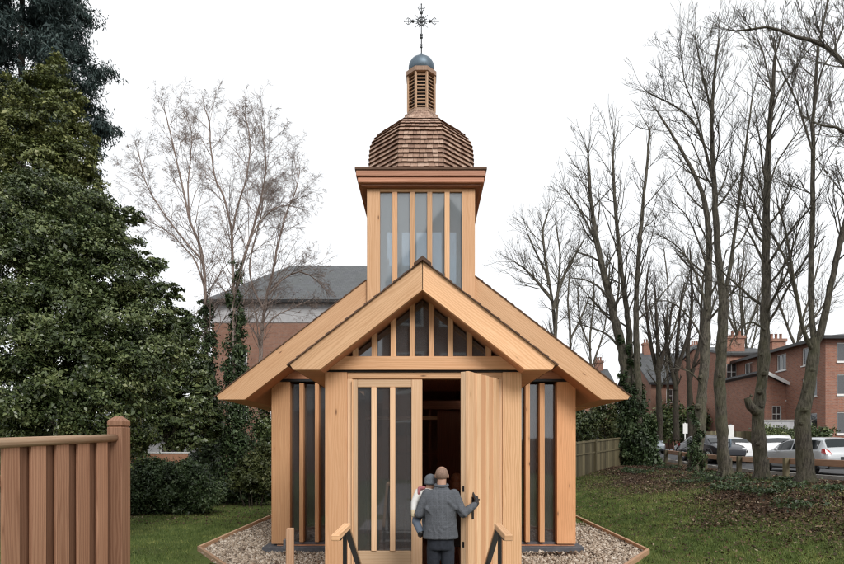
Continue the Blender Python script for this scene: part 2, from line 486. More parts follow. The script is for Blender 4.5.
# tie beam, ends cut under the verge
mb = MB(); mb.prism([(CX - 1.62, 3.294), (CX + 1.62, 3.294), (CX + 1.50, 3.47), (CX - 1.50, 3.47)], 7.775, 7.93, (1, 0, 0))
mb.build('tie_beam', M['fir'], chapel, bevel=0.005)
# side walls
for x0, x1 in ((-1.403, -1.30), (1.223, 1.326)):
    mb = MB(); y = 7.945
    while y < 11.88:
        y2 = min(y + 0.33, 11.93)
        mb.box(x0, x1, y, y2 - 0.004, 0.14, 3.26); y = y2
    mb.build('side_wall', M['fir'], chapel)
# gable window : set back panes and eight mullions
gw = MB()
slope = 0.777
def under(x): return 4.30 - slope * abs(x - CX)
gw.prism([(CX - 1.02, 3.472), (CX + 1.02, 3.472), (CX, 4.275)], 7.875, 7.885)
gable = gw.build('gable_window', M['glass'], chapel)
for k in (-4, -3, -2, -1, 1, 2, 3, 4):
    xc = CX - 0.012 + (k - 0.5 * np.sign(k)) * 0.264
    zt0, zt1 = under(xc - 0.033), under(xc + 0.033)
    m = MB(); m.prism([(xc - 0.033, 3.472), (xc + 0.033, 3.472), (xc + 0.033, zt1 + 0.03), (xc - 0.033, zt0 + 0.03)], 7.80, 7.872)
    m.build('mullion', M['fir'], gable, bevel=0.004)
# bargeboards of the porch
def barge(cx, sgn, xs, apex, tip, tip2, inn, inz, y0, y1):
    m = MB()
    if xs is None:
        poly = [(cx, apex), (cx + sgn * tip[0], tip[1]), (cx + sgn * tip2[0], tip2[1]), (cx + sgn * inn[0], inn[1]), (cx, inz)]
    else:   # starts at the tower side
        k = (apex - tip[1]) / tip[0]; k2 = (inz - inn[1]) / inn[0]
        poly = [(cx + sgn * xs, apex - k * xs), (cx + sgn * tip[0], tip[1]), (cx + sgn * tip2[0], tip2[1]), (cx + sgn * inn[0], inn[1]), (cx + sgn * xs, inz - k2 * xs)]
    m.prism(poly, y0, y1, (sgn, 0, -slope))
    return m
PB = dict(apex=4.665, tip=(1.745, 3.31), tip2=(1.70, 3.245), inn=(1.36, 3.245), inz=4.30)
NB = dict(apex=6.44, tip=(4.14, 3.25), tip2=(4.10, 3.18), inn=(3.58, 3.18), inz=5.935)
for sg in (-1, 1):
    barge(CX, sg, 0.0, y0=7.42, y1=7.50, **PB).build('bargeboard', M['fir'], chapel, bevel=0.005)
    xs = 1.02 + (0.10 if sg < 0 else 0.0) + 0.02
    barge(NX, sg, xs, y0=11.29, y1=11.38, **NB).build('bargeboard', M['fir'], chapel, bevel=0.005)
# roofs : sloping slabs with shingle courses on top
def roof(name, cx, B, y0, y1, xs=(0.0, 0.0), parent=None, ncourse=16, tone=0.5):
    for sg, x0 in ((-1, xs[0]), (1, xs[1])):
        m = MB(); sh = MB()
        b = barge(cx, sg, x0, y0=y0, y1=y1, **dict(B, apex=B['apex'] - 0.006, tip=(B['tip'][0] - 0.004, B['tip'][1]), inz=B['inz'] - 0.002))
        m.f += [[i + len(m.v) for i in f] for f in b.f]; m.v += b.v; m.uv += b.uv; m.t += b.t; m.sm += b.sm
        k = (B['apex'] - B['tip'][1]) / B['tip'][0]
        xe = B['tip'][0] + 0.035
        step = (xe - x0) / ncourse
        for i in range(ncourse):
            xa = x0 + i * step; xb = xa + step + 0.0
            za, zb = B['apex'] - k * xa, B['apex'] - k * xb
            poly = [(cx + sg * xa, za + 0.004), (cx + sg * xb, zb + 0.004), (cx + sg * (xb + 0.010), zb + 0.024), (cx + sg * xa, za + 0.016)]
            ya = y0 - 0.115 if x0 == 0.0 or True else y0
            y = ya
            while y < y1 + 0.02:
                yw = min(random.uniform(0.10, 0.2), y1 + 0.021 - y) if y > ya else 0.12
                if y - ya > 1.2: yw = min(1.0, y1 + 0.021 - y)
                sh.prism(poly, y, y + yw - 0.003, (0, 1, 0), tone=(random.random(), 0)); y += yw
        r = m.build(name, M['fir_red'], chapel)
        sh.build('shingles', M['shingle_dark'], r)
    return r
roof('porch_roof', CX, PB, 7.502, 11.19, ncourse=14)
roof('nave_roof', NX, NB, 11.382, 13.40, xs=(1.14, 1.04), ncourse=20)
roof('nave_roof', NX, NB, 13.52, 20.6, xs=(0, 0), ncourse=22)
m = MB(); m.prism([(CX - 0.10, 4.60), (CX, 4.675), (CX + 0.10, 4.60), (CX + 0.115, 4.632), (CX, 4.73), (CX - 0.115, 4.632)], 7.37, 11.19, (0, 1, 0), tone=(0.1, 0))
m.build('ridge_cap', M['shingle_dark'], chapel)

# --- doors
def glazed_leaf():
    """leaf in its closed place : x -1.02 .. -0.06"""
    x0, x1, z0, z1 = -1.022, -0.052, 0.16, 3.155
    f = MB()
    f.box(x0, x0 + 0.072, 7.80, 7.87, z0, z1); f.box(x1 - 0.150, x1, 7.80, 7.87, z0, z1)
    f.box(x0 + 0.074, x1 - 0.152, 7.806, 7.864, z1 - 0.105, z1, (1, 0, 0)); f.box(x0 + 0.074, x1 - 0.152, 7.806, 7.864, z0, z0 + 0.62, (1, 0, 0))
    leaf = f.build('door', M['fir_pale'], chapel, bevel=0.005); leaf['label'] = 'glazed door leaf with three tall panes'
    zb, zt = z0 + 0.622, z1 - 0.107
    for a, b in ((-0.948, -0.757), (-0.685, -0.498), (-0.426, -0.204)):
        p = MB(); p.box(a, b, 7.842, 7.852, zb, zt); p.build('pane', M['glass'], leaf)
    for a, b in ((-0.757, -0.685), (-0.498, -0.426)):
        p = MB(); p.box(a, b, 7.785, 7.86, zb, zt); p.build('mullion', M['fir_pale'], leaf, bevel=0.004)
    p = MB(); p.box(x0 - 0.004, x0 + 0.012, 7.778, 7.799, z0, z1); p.build('hinge_strip', M['fir'], leaf)
    return leaf
glazed_leaf()
# plank leaf, open towards the camera about its right hinge
hx, hy = 1.020, 7.80
dv = np.array([-0.515, -0.857, 0]); dv /= np.linalg.norm(dv)          # hinge -> free edge
nv = np.array([-dv[1], dv[0], 0])                                     # outside face
if nv[1] > 0: nv = -nv
Z = np.array([0, 0, 1.0])
th = 0.10
m = MB()
o = np.array([hx, hy, 0.0])
L = 0.985
# core and free edge stile, then vertical boards of unlike widths on the outside face
m.obox(o, (dv, nv, Z), (0.02, L - 0.006), (-th, -0.03), (0.16, 3.155))
leaf = m.build('door', M['fir_pale'], chapel, bevel=0.004); leaf['label'] = 'open door leaf of vertical boards'
cuts = [0.0, 0.13, 0.235, 0.375, 0.47, 0.61, 0.745, 0.83, L]
tones = [(0.5, 0.2), (0.8, 0.0), (0.35, 0.9), (0.75, 0.1), (0.2, 1.0), (0.9, 0.1), (0.45, 0.6), (0.65, 0.25)]
for i in range(8):
    p = MB(); dz = 0.0
    p.obox(o, (dv, nv, Z), (cuts[i] + 0.002, cuts[i + 1] - 0.002), (-0.029, (0.0, 0.012, 0.002, 0.014)[i % 4]), (0.155, 3.158), tone=tones[i])
    p.build('board', M['fir_board'], leaf, bevel=0.003)
hp = o + dv * (L - 0.11) + np.array([0, 0, 1.50])
p = MB()
p.obox(hp, (dv, nv, Z), (-0.025, 0.025), (0.013, 0.022), (-0.18, 0.10))
p.tube([hp + nv * 0.02 + Z * 0.06, hp + nv * 0.06 + Z * 0.06, hp + nv * 0.065 - dv * 0.085 + Z * 0.06], 0.011, 8)
p.build('handle', M['black_steel'], leaf)
for z in (1.70, 1.01):
    p = MB(); e = o + dv * (L - 0.0055) + Z * z - nv * 0.06
    p.obox(e, (dv, nv, Z), (0, 0.003), (-0.012, 0.012), (-0.035, 0.035)); p.build('lock', M['black_steel'], leaf)

# --- nave front wall
def nbox(name, mat, *a, bevel=0.004, grain=(0, 0, 1), parent=None):
    q = MB(); q.box(*a, grain=grain); return q.build(name, M[mat], parent or chapel, bevel=bevel)
nbox('wall_panel', 'fir_side', -3.266, -2.875, 11.90, 12.16, 0.175, 3.60)
nbox('wall_panel', 'fir_side', 2.77, 3.165, 11.90, 12.16, 0.175, 3.60)
for x0, x1, fins in ((-2.872, -1.62, ((-2.685, -2.585), (-2.357, -2.262), (-2.03, -1.935), (-1.73, -1.63))), (1.545, 2.767, ((2.40, 2.515), (2.10, 2.205), (1.85, 1.94), (1.56, 1.65)))):
    w = MB(); w.box(x0, x1, 12.085, 12.10, 0.20, 3.56)
    win = w.build('window', M['glass'], chapel)
    nbox('sill', 'plinth', x0, x1, 12.0, 12.08, 0.137, 0.20, grain=(1, 0, 0), parent=win)
    for a, b in fins:
        nbox('fin', 'fir_side', a + 0.006, b - 0.006, 11.905, 12.08, 0.21, 3.575, parent=win)
nbox('wall_panel', 'fir', -1.618, -1.31, 11.935, 12.16, 0.14, 3.60)
nbox('wall_panel', 'fir', 1.24, 1.543, 11.935, 12.16, 0.14, 3.60)
for x0, x1 in ((-3.30, -1.41), (1.335, 3.20)):
    nbox('lintel', 'black_steel', x0, x1, 11.88, 12.17, 3.603, 3.655, grain=(1, 0, 0))
    nbox('wall_plate', 'fir_red', x0, x1, 11.91, 12.17, 3.657, 3.80, grain=(1, 0, 0))
def nu(x): return 5.935 - (5.935 - 3.18) / 3.58 * abs(x - NX)
m = MB(); m.prism([(-3.2, 3.802), (-2.6, 3.802), (3.1, 3.802), (3.1, min(nu(3.1) + 0.1, 9)), (1.10, nu(1.10) + 0.1), (1.10, 4.66), (-1.30, 4.66), (-1.30, nu(-1.30) + 0.1), (-3.2, nu(-3.2) + 0.1)][0:1] + [(3.1, 3.802), (3.1, nu(3.1) + 0.06 if nu(3.1) > 3.8 else 3.81), (1.10, nu(1.10) + 0.1), (1.10, 4.66), (-1.30, 4.66), (-1.30, nu(-1.30) + 0.1), (-3.2, 3.81)], 11.96, 12.1, (1, 0, 0))
m.build('gable_wall', M['fir_red'], chapel)
# nave side walls, back wall
for x0, x1 in ((-3.266, -3.12), (3.02, 3.165)):
    y = 12.165
    while y < 19.9:
        nbox('wall_panel', 'fir', x0, x1, y, min(y + 0.62, 20.0), 0.14, 3.70)
        y += 0.622
        if y < 19.3:
            xm = (x0 + x1) / 2
            w = MB(); w.box(xm - 0.006, xm + 0.006, y, y + 0.30, 0.16, 3.70); wn = w.build('window', M['glass'], chapel)
            nbox('fin', 'fir_red', x0, x1, y + 0.12, y + 0.19, 0.16, 3.70, parent=wn)
            y += 0.302
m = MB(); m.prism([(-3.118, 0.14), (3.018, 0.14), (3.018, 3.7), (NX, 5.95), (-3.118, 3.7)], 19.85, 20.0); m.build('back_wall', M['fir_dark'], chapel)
# inside : slatted screen with a rail, dark panels
m = MB()
for i in range(7):
    x = -1.25 + i * 0.26
    if x < 0.22: m.box(x, x + 0.06, 11.92, 12.02, 0.155, 3.2)
m.box(0.24, 1.23, 11.94, 12.02, 0.155, 3.0)
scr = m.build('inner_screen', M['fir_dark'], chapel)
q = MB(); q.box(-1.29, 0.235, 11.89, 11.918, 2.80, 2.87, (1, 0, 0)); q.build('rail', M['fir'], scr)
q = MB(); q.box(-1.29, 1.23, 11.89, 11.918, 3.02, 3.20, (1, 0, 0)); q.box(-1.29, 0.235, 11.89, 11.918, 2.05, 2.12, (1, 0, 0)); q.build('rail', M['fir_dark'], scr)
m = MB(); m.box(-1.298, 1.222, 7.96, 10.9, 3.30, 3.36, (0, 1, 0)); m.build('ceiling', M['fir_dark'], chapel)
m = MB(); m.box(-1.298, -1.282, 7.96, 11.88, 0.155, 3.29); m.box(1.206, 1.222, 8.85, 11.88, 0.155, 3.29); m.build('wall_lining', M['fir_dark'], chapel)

# --- bell tower
TW = 1.075
X0, X1, Y0, Y1 = TX - TW, TX + TW, 11.20, 13.35
for x in (X0, X1 - 0.26):
    for y in (Y0, Y1 - 0.26):
        nbox('corner_post', 'fir', x, x + 0.26, y, y + 0.26, 3.7, 7.36, bevel=0.006)
def tower_face(o, u, n, pane='clear'):
    """o: lower left corner seen from outside, u along the face, n outward"""
    o = np.array(o, float); u = np.array(u, float); n = np.array(n, float)
    g = MB(); g.obox(o, (u, n, Z), (0.262, 1.888), (-0.062, -0.050), (4.72, 7.30))
    win = g.build('tower_window', M[pane], chapel)
    for k in range(4):
        c = 0.555 + k * 0.3467
        q = MB(); q.obox(o, (u, n, Z), (c - 0.050, c + 0.050), (-0.049, -0.004), (4.72, 7.30)); q.build('mullion', M['fir'], win, bevel=0.004)
    q = MB(); q.obox(o, (u, n, Z), (0.262, 1.888), (-0.12, -0.008), (3.7, 4.715), grain=0); q.build('apron', M['fir'], win)
    q = MB(); q.obox(o, (u, n, Z), (0.262, 1.888), (-0.12, -0.010), (7.303, 7.36), grain=0); q.build('head', M['fir'], win)
tower_face((X0, Y0, 0), (1, 0, 0), (0, -1, 0), 'frost')
tower_face((X1, Y0, 0), (0, 1, 0), (1, 0, 0))
tower_face((X0, Y1, 0), (0, -1, 0), (-1, 0, 0))
tower_face((X1, Y1, 0), (-1, 0, 0), (0, 1, 0))
nbox('tower_ceiling', 'white_paint', X0 + 0.27, X1 - 0.27, Y0 + 0.13, Y1 - 0.13, 7.305, 7.35)  # pale ceiling put in to lighten the upper tower panes
# cornice in three steps
nbox('soffit', 'cornice', X0 - 0.10, X1 + 0.10, Y0 - 0.10, Y1 + 0.10, 7.362, 7.405, grain=(1, 0, 0))
nbox('cornice', 'cornice', X0 - 0.165, X1 + 0.165, Y0 - 0.165, Y1 + 0.165, 7.407, 7.515, grain=(1, 0, 0), bevel=0.01)
nbox('cornice', 'cornice', X0 - 0.195, X1 + 0.195, Y0 - 0.20, Y1 + 0.20, 7.517, 7.63, grain=(1, 0, 0), bevel=0.01)
nbox('cornice_cap', 'shingle_dark', X0 - 0.215, X1 + 0.215, Y0 - 0.22, Y1 + 0.22, 7.632, 7.69, bevel=0.01)
# --- shingled cupola (octagon with a flat face to the front)
DC = np.array([TX, (Y0 + Y1) / 2, 0.0])
C8 = 1 / math.cos(math.pi / 8)
prof_z = [7.69, 8.30, 8.52, 8.66, 8.78, 8.88, 8.96, 9.00]
prof_a = [1.06, 1.055, 1.035, 0.985, 0.91, 0.82, 0.72, 0.66]
up_z = [8.985, 9.12, 9.34]; up_a = [0.69, 0.535, 0.335]
def corner(a, z, k):
    an = math.pi / 8 + k * math.pi / 4
    return DC + np.array([a * C8 * math.cos(an), a * C8 * math.sin(an), z])
def courses(za, zb, zs, as_, pitch, lip, nsh, mbx):
    n = max(1, round((zb - za) / pitch)); zz = np.linspace(za, zb, n + 1)
    for i in range(n):
        z0, z1 = zz[i], zz[i + 1]
        a0, a1 = np.interp(z0, zs, as_), np.interp(z1, zs, as_)
        ab = a0 + lip; at_ = max(a1 + 0.004, 0.05)
        for k in range(8):
            A, B = corner(ab, z0, k), corner(ab, z0, k + 1)
            Ct, Dt = corner(at_, z1 + 0.012, k), corner(at_, z1 + 0.012, k + 1)
            Ai, Bi = corner(a0 - 0.03, z0 + 0.022, k), corner(a0 - 0.03, z0 + 0.022, k + 1)
            t = 0.0
            cuts = [0.0]
            while cuts[-1] < 1: cuts.append(min(1, cuts[-1] + random.uniform(0.7, 1.4) / nsh))
            for t0, t1 in zip(cuts[:-1], cuts[1:]):
                if t1 - t0 < 0.01: continue
                gp = 0.0025 / (np.linalg.norm(B - A) + 1e-6)
                q0, q1 = t0 + gp, t1 - gp
                L_ = lambda p, q, t: p + (q - p) * t
                dz = np.array([0, 0, random.uniform(-0.006, 0.004)])
                a, b, c, d = L_(A, B, q0) + dz, L_(A, B, q1) + dz, L_(Ct, Dt, q1), L_(Ct, Dt, q0)
                e, f = L_(Ai, Bi, q0) + dz, L_(Ai, Bi, q1) + dz
                mbx.add([a, b, c, d, e, f], [(0, 1, 2, 3), (1, 0, 4, 5)], (0, 0, 1), tone=(random.random() ** 1.2, 0))
m = MB()
core = [(a - 0.03, z) for a, z in zip(prof_a, prof_z)]
m.lathe([(a * C8, z) for a, z in core], DC, 8, tone=(0, 0), smooth=False, phase=math.pi / 8)
courses(7.70, 9.0, prof_z, prof_a, 0.095, 0.055, 9, m)
dome = m.build('cupola', M['shingle'], chapel)
m = MB()
m.lathe([(0.60 * C8, 8.985), (0.69 * C8, 8.988), (0.53 * C8, 9.12), (0.32 * C8, 9.34)], DC, 8, tone=(0, 0), smooth=False, phase=math.pi / 8)
courses(8.99, 9.34, up_z, up_a, 0.06, 0.016, 6, m)
m.build('upper_roof', M['shingle'], dome)
# --- louvred lantern
m = MB(); m.lathe([(0.36 * C8, 9.335), (0.36 * C8, 9.36), (0.305 * C8, 9.40), (0.305 * C8, 9.44)], DC, 8, smooth=False, phase=math.pi / 8, tone=(.6, .3))
lant = m.build('lantern', M['cedar_grey'], chapel)
m = MB(); m.lathe([(0.20, 9.44), (0.20, 10.22)], DC, 8, smooth=False); m.build('dark_core', M['black_steel'], lant)  # black drum in place of the unlit interior behind the louvres
for k in range(8):
    q = MB(); p = corner(0.285, 0, k); q.tube([p + Z * 9.44, p + Z * 10.215], 0.027, 4, smooth=False); q.build('post', M['edging'], lant)
for k in range(8):
    q = MB(); A, B = corner(0.285, 0, k), corner(0.285, 0, k + 1)
    u = (B - A) / np.linalg.norm(B - A); n_ = np.array([u[1], -u[0], 0])
    W = np.linalg.norm(B - A)
    mid = (A + B) / 2
    if n_.dot(mid - DC) < 0: n_ = -n_
    nl = 10
    for i in range(nl):
        z = 9.475 + i * 0.0745
        up_ = (Z * 0.75 - n_ * 0.66)
        q.obox(A + Z * z, (u, up_, np.cross(u, up_)), (0.028, W - 0.028), (-0.004, 0.052), (-0.006, 0.006), grain=0)
    q.build('louvre', M['edging'], lant)
m = MB(); m.lathe([(0.30 * C8, 10.217), (0.325 * C8, 10.225), (0.325 * C8, 10.315), (0.29 * C8, 10.335)], DC, 8, smooth=False, phase=math.pi / 8, tone=(.3, .6)); m.build('head_ring', M['cedar_grey'], lant)
# --- onion dome and cross
m = MB()
m.lathe([(0.215, 10.32), (0.252, 10.36), (0.276, 10.42), (0.281, 10.48), (0.268, 10.55), (0.225, 10.62), (0.15, 10.675), (0.07, 10.705), (0.035, 10.74), (0.018, 10.80)], DC, 32)
m.build('onion_dome', M['zinc'], chapel)
cy = DC[1]
m = MB()
zc = 11.50
m.tube([DC + Z * 10.78, DC + Z * 11.88], 0.011, 8); m.tube([(TX - 0.36, cy, zc), (TX + 0.36, cy, zc)], 0.010, 8)
cross = m.build('cross', M['iron'], chapel)
q = MB()
for z, r in ((11.20, 0.034), (11.145, 0.032), (10.985, 0.026), (10.935, 0.026)):
    q.ellipsoid((TX, cy, z), (r, r, r * 0.85), 10, 6)
for dx, dz in ((0.185, 0), (-0.185, 0), (0, 0.185)):
    q.ellipsoid((TX + dx, cy, zc + dz), (0.034, 0.03, 0.034), 10, 6)
q.build('bead', M['iron'], cross)
q = MB()
ring = [(TX + 0.085 * math.cos(a), cy, zc + 0.085 * math.sin(a)) for a in np.linspace(0, 2 * math.pi, 25)]
q.tube(ring, 0.013, 6, cap=False)
for a in np.linspace(0, 2 * math.pi, 9)[:-1]:
    q.tube([(TX, cy, zc), (TX + 0.13 * math.cos(a + .39), cy, zc + 0.13 * math.sin(a + .39))], 0.008, 6)
q.ellipsoid((TX, cy, zc), (0.045, 0.03, 0.045), 10, 6)
for a in (math.pi / 4, 3 * math.pi / 4, 5 * math.pi / 4, 7 * math.pi / 4):
    q.tube([(TX + .1 * math.cos(a), cy, zc + .1 * math.sin(a)), (TX + .2 * math.cos(a), cy, zc + .2 * math.sin(a))], 0.005, 5)
q.build('roundel', M['iron'], cross)
# fleur ends
for ang in (0, math.pi / 2, math.pi):
    q = MB(); d = np.array([math.cos(ang), 0, math.sin(ang)]); s_ = np.array([-d[2], 0, d[0]])
    c0 = np.array([TX, cy, zc]) + d * 0.25
    for sg in (-1, 1):
        q.tube([c0 - d * 0.05, c0 + s_ * sg * 0.05, c0 + s_ * sg * 0.075 + d * 0.045, c0 + s_ * sg * 0.045 + d * 0.07], 0.007, 6)
    q.tube([c0 + d * .03 - s_ * .05, c0 + d * .03 + s_ * .05], 0.007, 6)
    e = c0 + d * 0.12; q.ellipsoid(e, (0.016, 0.014, 0.016), 8, 5)
    q.build('finial', M['iron'], cross)
# ================================================================== GROUND
def axis(a, b, fine0, fine1, step, grow=1.35):
    xs = list(np.arange(fine0, fine1 + 1e-6, step))
    s = step; x = fine1
    while x < b: s *= grow; x += s; xs.append(x)
    s = step; x = fine0; pre = []
    while x > a: s *= grow; x -= s; pre.append(x)
    return np.array(pre[::-1] + xs)
gx = axis(-400, 400, -14, 22, 0.3); gy = axis(-60, 600, 2, 36, 0.3)
XX, YY = np.meshgrid(gx, gy); ZZ = ground_h(XX, YY)
def gnoise(x, y): return 0.02 * np.sin(x * 1.7 + 1.3 * np.sin(y * 0.9)) * np.cos(y * 1.3 + x * 0.4)
bankm = sstep(7.0, 9.0, XX)
inside = (np.abs(XX) < 5.1) & (YY < 20.5) & (YY > 6)
ZZ = ZZ + np.where(inside, 0, gnoise(XX, YY) * (1 + bankm)) * np.where((XX > 13) , 0, 1)
nx, ny = len(gx), len(gy)
idx = np.arange(nx * ny).reshape(ny, nx)
faces = np.stack([idx[:-1, :-1], idx[:-1, 1:], idx[1:, 1:], idx[1:, :-1]], -1).reshape(-1, 4)

m_, nt, b = new_mat('lawn_ground'); g = NT(nt)
geo = g.n('ShaderNodeNewGeometry'); pos = geo.outputs['Position']
sp = g.n('ShaderNodeSeparateXYZ'); g.l(pos, sp.inputs[0])
n1 = g.noise(pos, 0.7, 5, 0.6); n2 = g.noise(pos, 9.0, 6, 0.7); n3 = g.noise(pos, 45.0, 3, 0.7)
lawn = g.mix(n2, c4((0.04, 0.06, 0.014)), c4((0.13, 0.175, 0.045)))
lawn = g.mix(g.remap(n1, 0.45, 0.75, 0, 0.5), lawn, c4((0.075, 0.062, 0.03)))
soil = g.ramp(n2, [(0.25, (0.018, 0.012, 0.008)), (0.5, (0.055, 0.034, 0.02)), (0.75, (0.11, 0.07, 0.042))])
soil = g.mix(g.remap(n3, 0.45, 0.7, 0, 0.6), soil, c4((0.13, 0.085, 0.05)))
# bank edge: x > 7.5 near, x > 6.8 far
edge = g.math('ADD', g.math('SUBTRACT', sp.outputs[0], 7.6), g.math('MULTIPLY', g.math('SUBTRACT', n1, 0.5), 4.0))
msk = g.remap(edge, -0.8, 0.8, 0, 1)
farm = g.remap(g.math('ADD', sp.outputs[1], g.math('MULTIPLY', n1, 5.0)), 25.0, 29.0, 0, 1)
msk = g.math('MAXIMUM', msk, farm)
leftm = g.remap(g.math('ADD', sp.outputs[0], g.math('MULTIPLY', n1, 3.0)), -9.5, -7.0, 1, 0)
msk = g.math('MAXIMUM', msk, leftm)
g.l(g.mix(msk, lawn, soil), b.inputs['Base Color']); b.inputs['Roughness'].default_value = 0.95
b.inputs['Specular IOR Level'].default_value = 0.15
g.bump(n2, 0.6, 0.05, b)
struct(mesh_np('ground', np.stack([XX, YY, ZZ], -1).reshape(-1, 3), faces, m_, smooth=True))

# grass blades over the lawn (uncountable)
def tufts(n, xr, yr, keep, hmin, hmax, wid, per=1):
    x = rng.uniform(xr[0], xr[1], n); y = rng.uniform(yr[0], yr[1], n)
    k = keep(x, y); x, y = x[k], y[k]; n = len(x)
    z = ground_h(x, y) + gnoise(x, y) * (1 + sstep(7, 9, x))
    an = rng.uniform(0, 2 * np.pi, n); ln = rng.uniform(0.2, 0.9, n)
    h = rng.uniform(hmin, hmax, n); w = wid * rng.uniform(0.6, 1.4, n)
    ta = rng.uniform(0, 2 * np.pi, n)
    base = np.stack([x, y, z - 0.01], -1); side = np.stack([np.cos(an), np.sin(an), 0 * an], -1) * w[:, None]
    tip = base + np.stack([np.cos(ta) * ln * h, np.sin(ta) * ln * h, h], -1)
    V = np.stack([base - side, base + side, tip], 1).reshape(-1, 3)
    Fc = np.arange(3 * n).reshape(-1, 3)
    patch = np.clip(0.5 + 0.28 * np.sin(x * 1.1 + 2 * np.sin(y * .7)) * np.sin(y * 0.9 + 1.5 * np.sin(x * .6)) + 0.42 * np.sin(x * 5.3 + 2.2 * np.sin(y * 2.9)) * np.sin(y * 3.1 + 1.9 * np.sin(x * 3.7)), 0, 1)
    h = h * (0.6 + 0.8 * patch); tip[:, 2] = base[:, 2] + h
    t = np.clip(0.55 * rng.random(n) + 0.45 * patch, 0, 1)
    return V, Fc, np.repeat(t, 3)
def edge_x(y): return np.where(y < 18, 7.8 + 0.0 * y, 7.8 - (y - 18) * 0.04)
wob = lambda x, y: 0.8 * np.sin(y * 0.8) + 0.5 * np.sin(y * 2.1 + x)
def in_gravel(x, y):
    hw = np.where(y > 11.9, 4.92, 4.92 - (11.9 - y) * 0.66)
    return (np.abs(x + 0.08) < hw) & (y > 5.5) & (y < 18.6)
def keepR(x, y): return (~in_gravel(x, y)) & (x < edge_x(y) + 0.8 + wob(x, y) * 0.8 - rng.random(len(x)) * 1.6) & (y < 27)
def keepL(x, y): return (~in_gravel(x, y)) & (y < 21 + wob(x, y))
V1, F1, T1 = tufts(230000, (2.5, 10.0), (9.0, 27), keepR, 0.03, 0.085, 0.007)
V2, F2, T2 = tufts(70000, (-9, -2.5), (8.5, 22), keepL, 0.03, 0.08, 0.007)
V3, F3, T3 = tufts(20000, (7.0, 12.0), (9.0, 25), lambda x, y: np.sin(x * 2.3 + y) * np.sin(y * 1.7) > 0.1, 0.04, 0.12, 0.008)
V = np.concatenate([V1, V2, V3]); Fc = np.arange(len(V)).reshape(-1, 3)
struct(mesh_np('grass', V, Fc, M['grass'], tone=np.concatenate([T1, T2, T3])), 'stuff')

# dead leaves
def scatter_leaves(x, y, zoff, size, tone=None):
    n = len(x); z = ground_h(x, y) + gnoise(x, y) * (1 + sstep(7, 9, x)) + zoff
    c = np.stack([x, y, z], -1)
    a = rng.normal(size=(n, 3)); a[:, 2] *= 0.35; a /= np.linalg.norm(a, axis=1)[:, None]
    b_ = rng.normal(size=(n, 3)); b_[:, 2] *= 0.35
    b_ -= a * (a * b_).sum(1)[:, None]; b_ /= np.linalg.norm(b_, axis=1)[:, None]
    s = size * rng.uniform(0.6, 1.4, n)
    a *= s[:, None]; b_ *= (s * 0.6)[:, None]
    V = np.stack([c - a, c - b_ * 0.9, c + a, c + b_], 1).reshape(-1, 3)
    V[:, 2] += rng.random(len(V)) * 0.012
    t = rng.random(n) if tone is None else tone
    return V, np.repeat(t, 4)
xs, ys = rng.uniform(6.0, 13.2, 60000), rng.uniform(8.8, 32, 60000)
k = xs > edge_x(ys) + wob(xs, ys) * 0.8 - rng.exponential(0.6, len(xs)); xs, ys = xs[k], ys[k]
xl, yl = rng.uniform(-12, -3, 3500), rng.uniform(16, 25, 3500)
xr_, yr_ = rng.uniform(4.8, 8.2, 2600), rng.uniform(9.5, 24, 2600)
xm, ym = rng.uniform(4.5, 9.5, 4000), rng.uniform(22, 31, 4000)
Va, Ta = scatter_leaves(np.concatenate([xs, xl, xr_, xm]), np.concatenate([ys, yl, yr_, ym]), 0.02, 0.036)
# small drift by the right plinth, and along the edging
xg = np.concatenate([rng.normal(2.35, 0.35, 420), rng.uniform(4.2, 4.66, 110), rng.uniform(-4.7, 4.6, 160)])
yg = np.concatenate([rng.normal(11.45, 0.09, 420), rng.uniform(11.8, 17, 110), rng.uniform(10, 11.7, 160)])
Vb, Tb = scatter_leaves(xg, yg, 0.035, 0.035, np.clip(rng.random(len(xg)) * 0.75, 0, 1))
V = np.concatenate([Va, Vb])
struct(mesh_np('fallen_leaves', V, np.arange(len(V)).reshape(-1, 4), M['litter'], tone=np.concatenate([Ta, Tb])), 'stuff')

# gravel apron
gp = [(-4.86, 18.6), (-4.86, 12.05), (-1.45, 6.9), (1.40, 6.9), (4.62, 11.72), (4.66, 18.6)]
m_, nt, b = new_mat('gravel_bed'); g = NT(nt)
pos = g.n('ShaderNodeNewGeometry').outputs['Position']
vo = g.n('ShaderNodeTexVoronoi'); g.l(pos, vo.inputs['Vector']); vo.inputs['Scale'].default_value = 38
sc = g.n('ShaderNodeSeparateColor'); g.l(vo.outputs['Color'], sc.inputs[0])
g.l(g.ramp(sc.outputs[0], [(0, (0.10, 0.075, 0.055)), (0.5, (0.26, 0.2, 0.15)), (1, (0.5, 0.44, 0.37))]), b.inputs['Base Color'])
b.inputs['Roughness'].default_value = 0.9; g.bump(vo.outputs['Distance'], 1.0, 0.02, b)
q = MB(); q.add([(x, y, 0.012) for x, y in gp], [tuple(range(6))])
struct(q.build('gravel', m_))
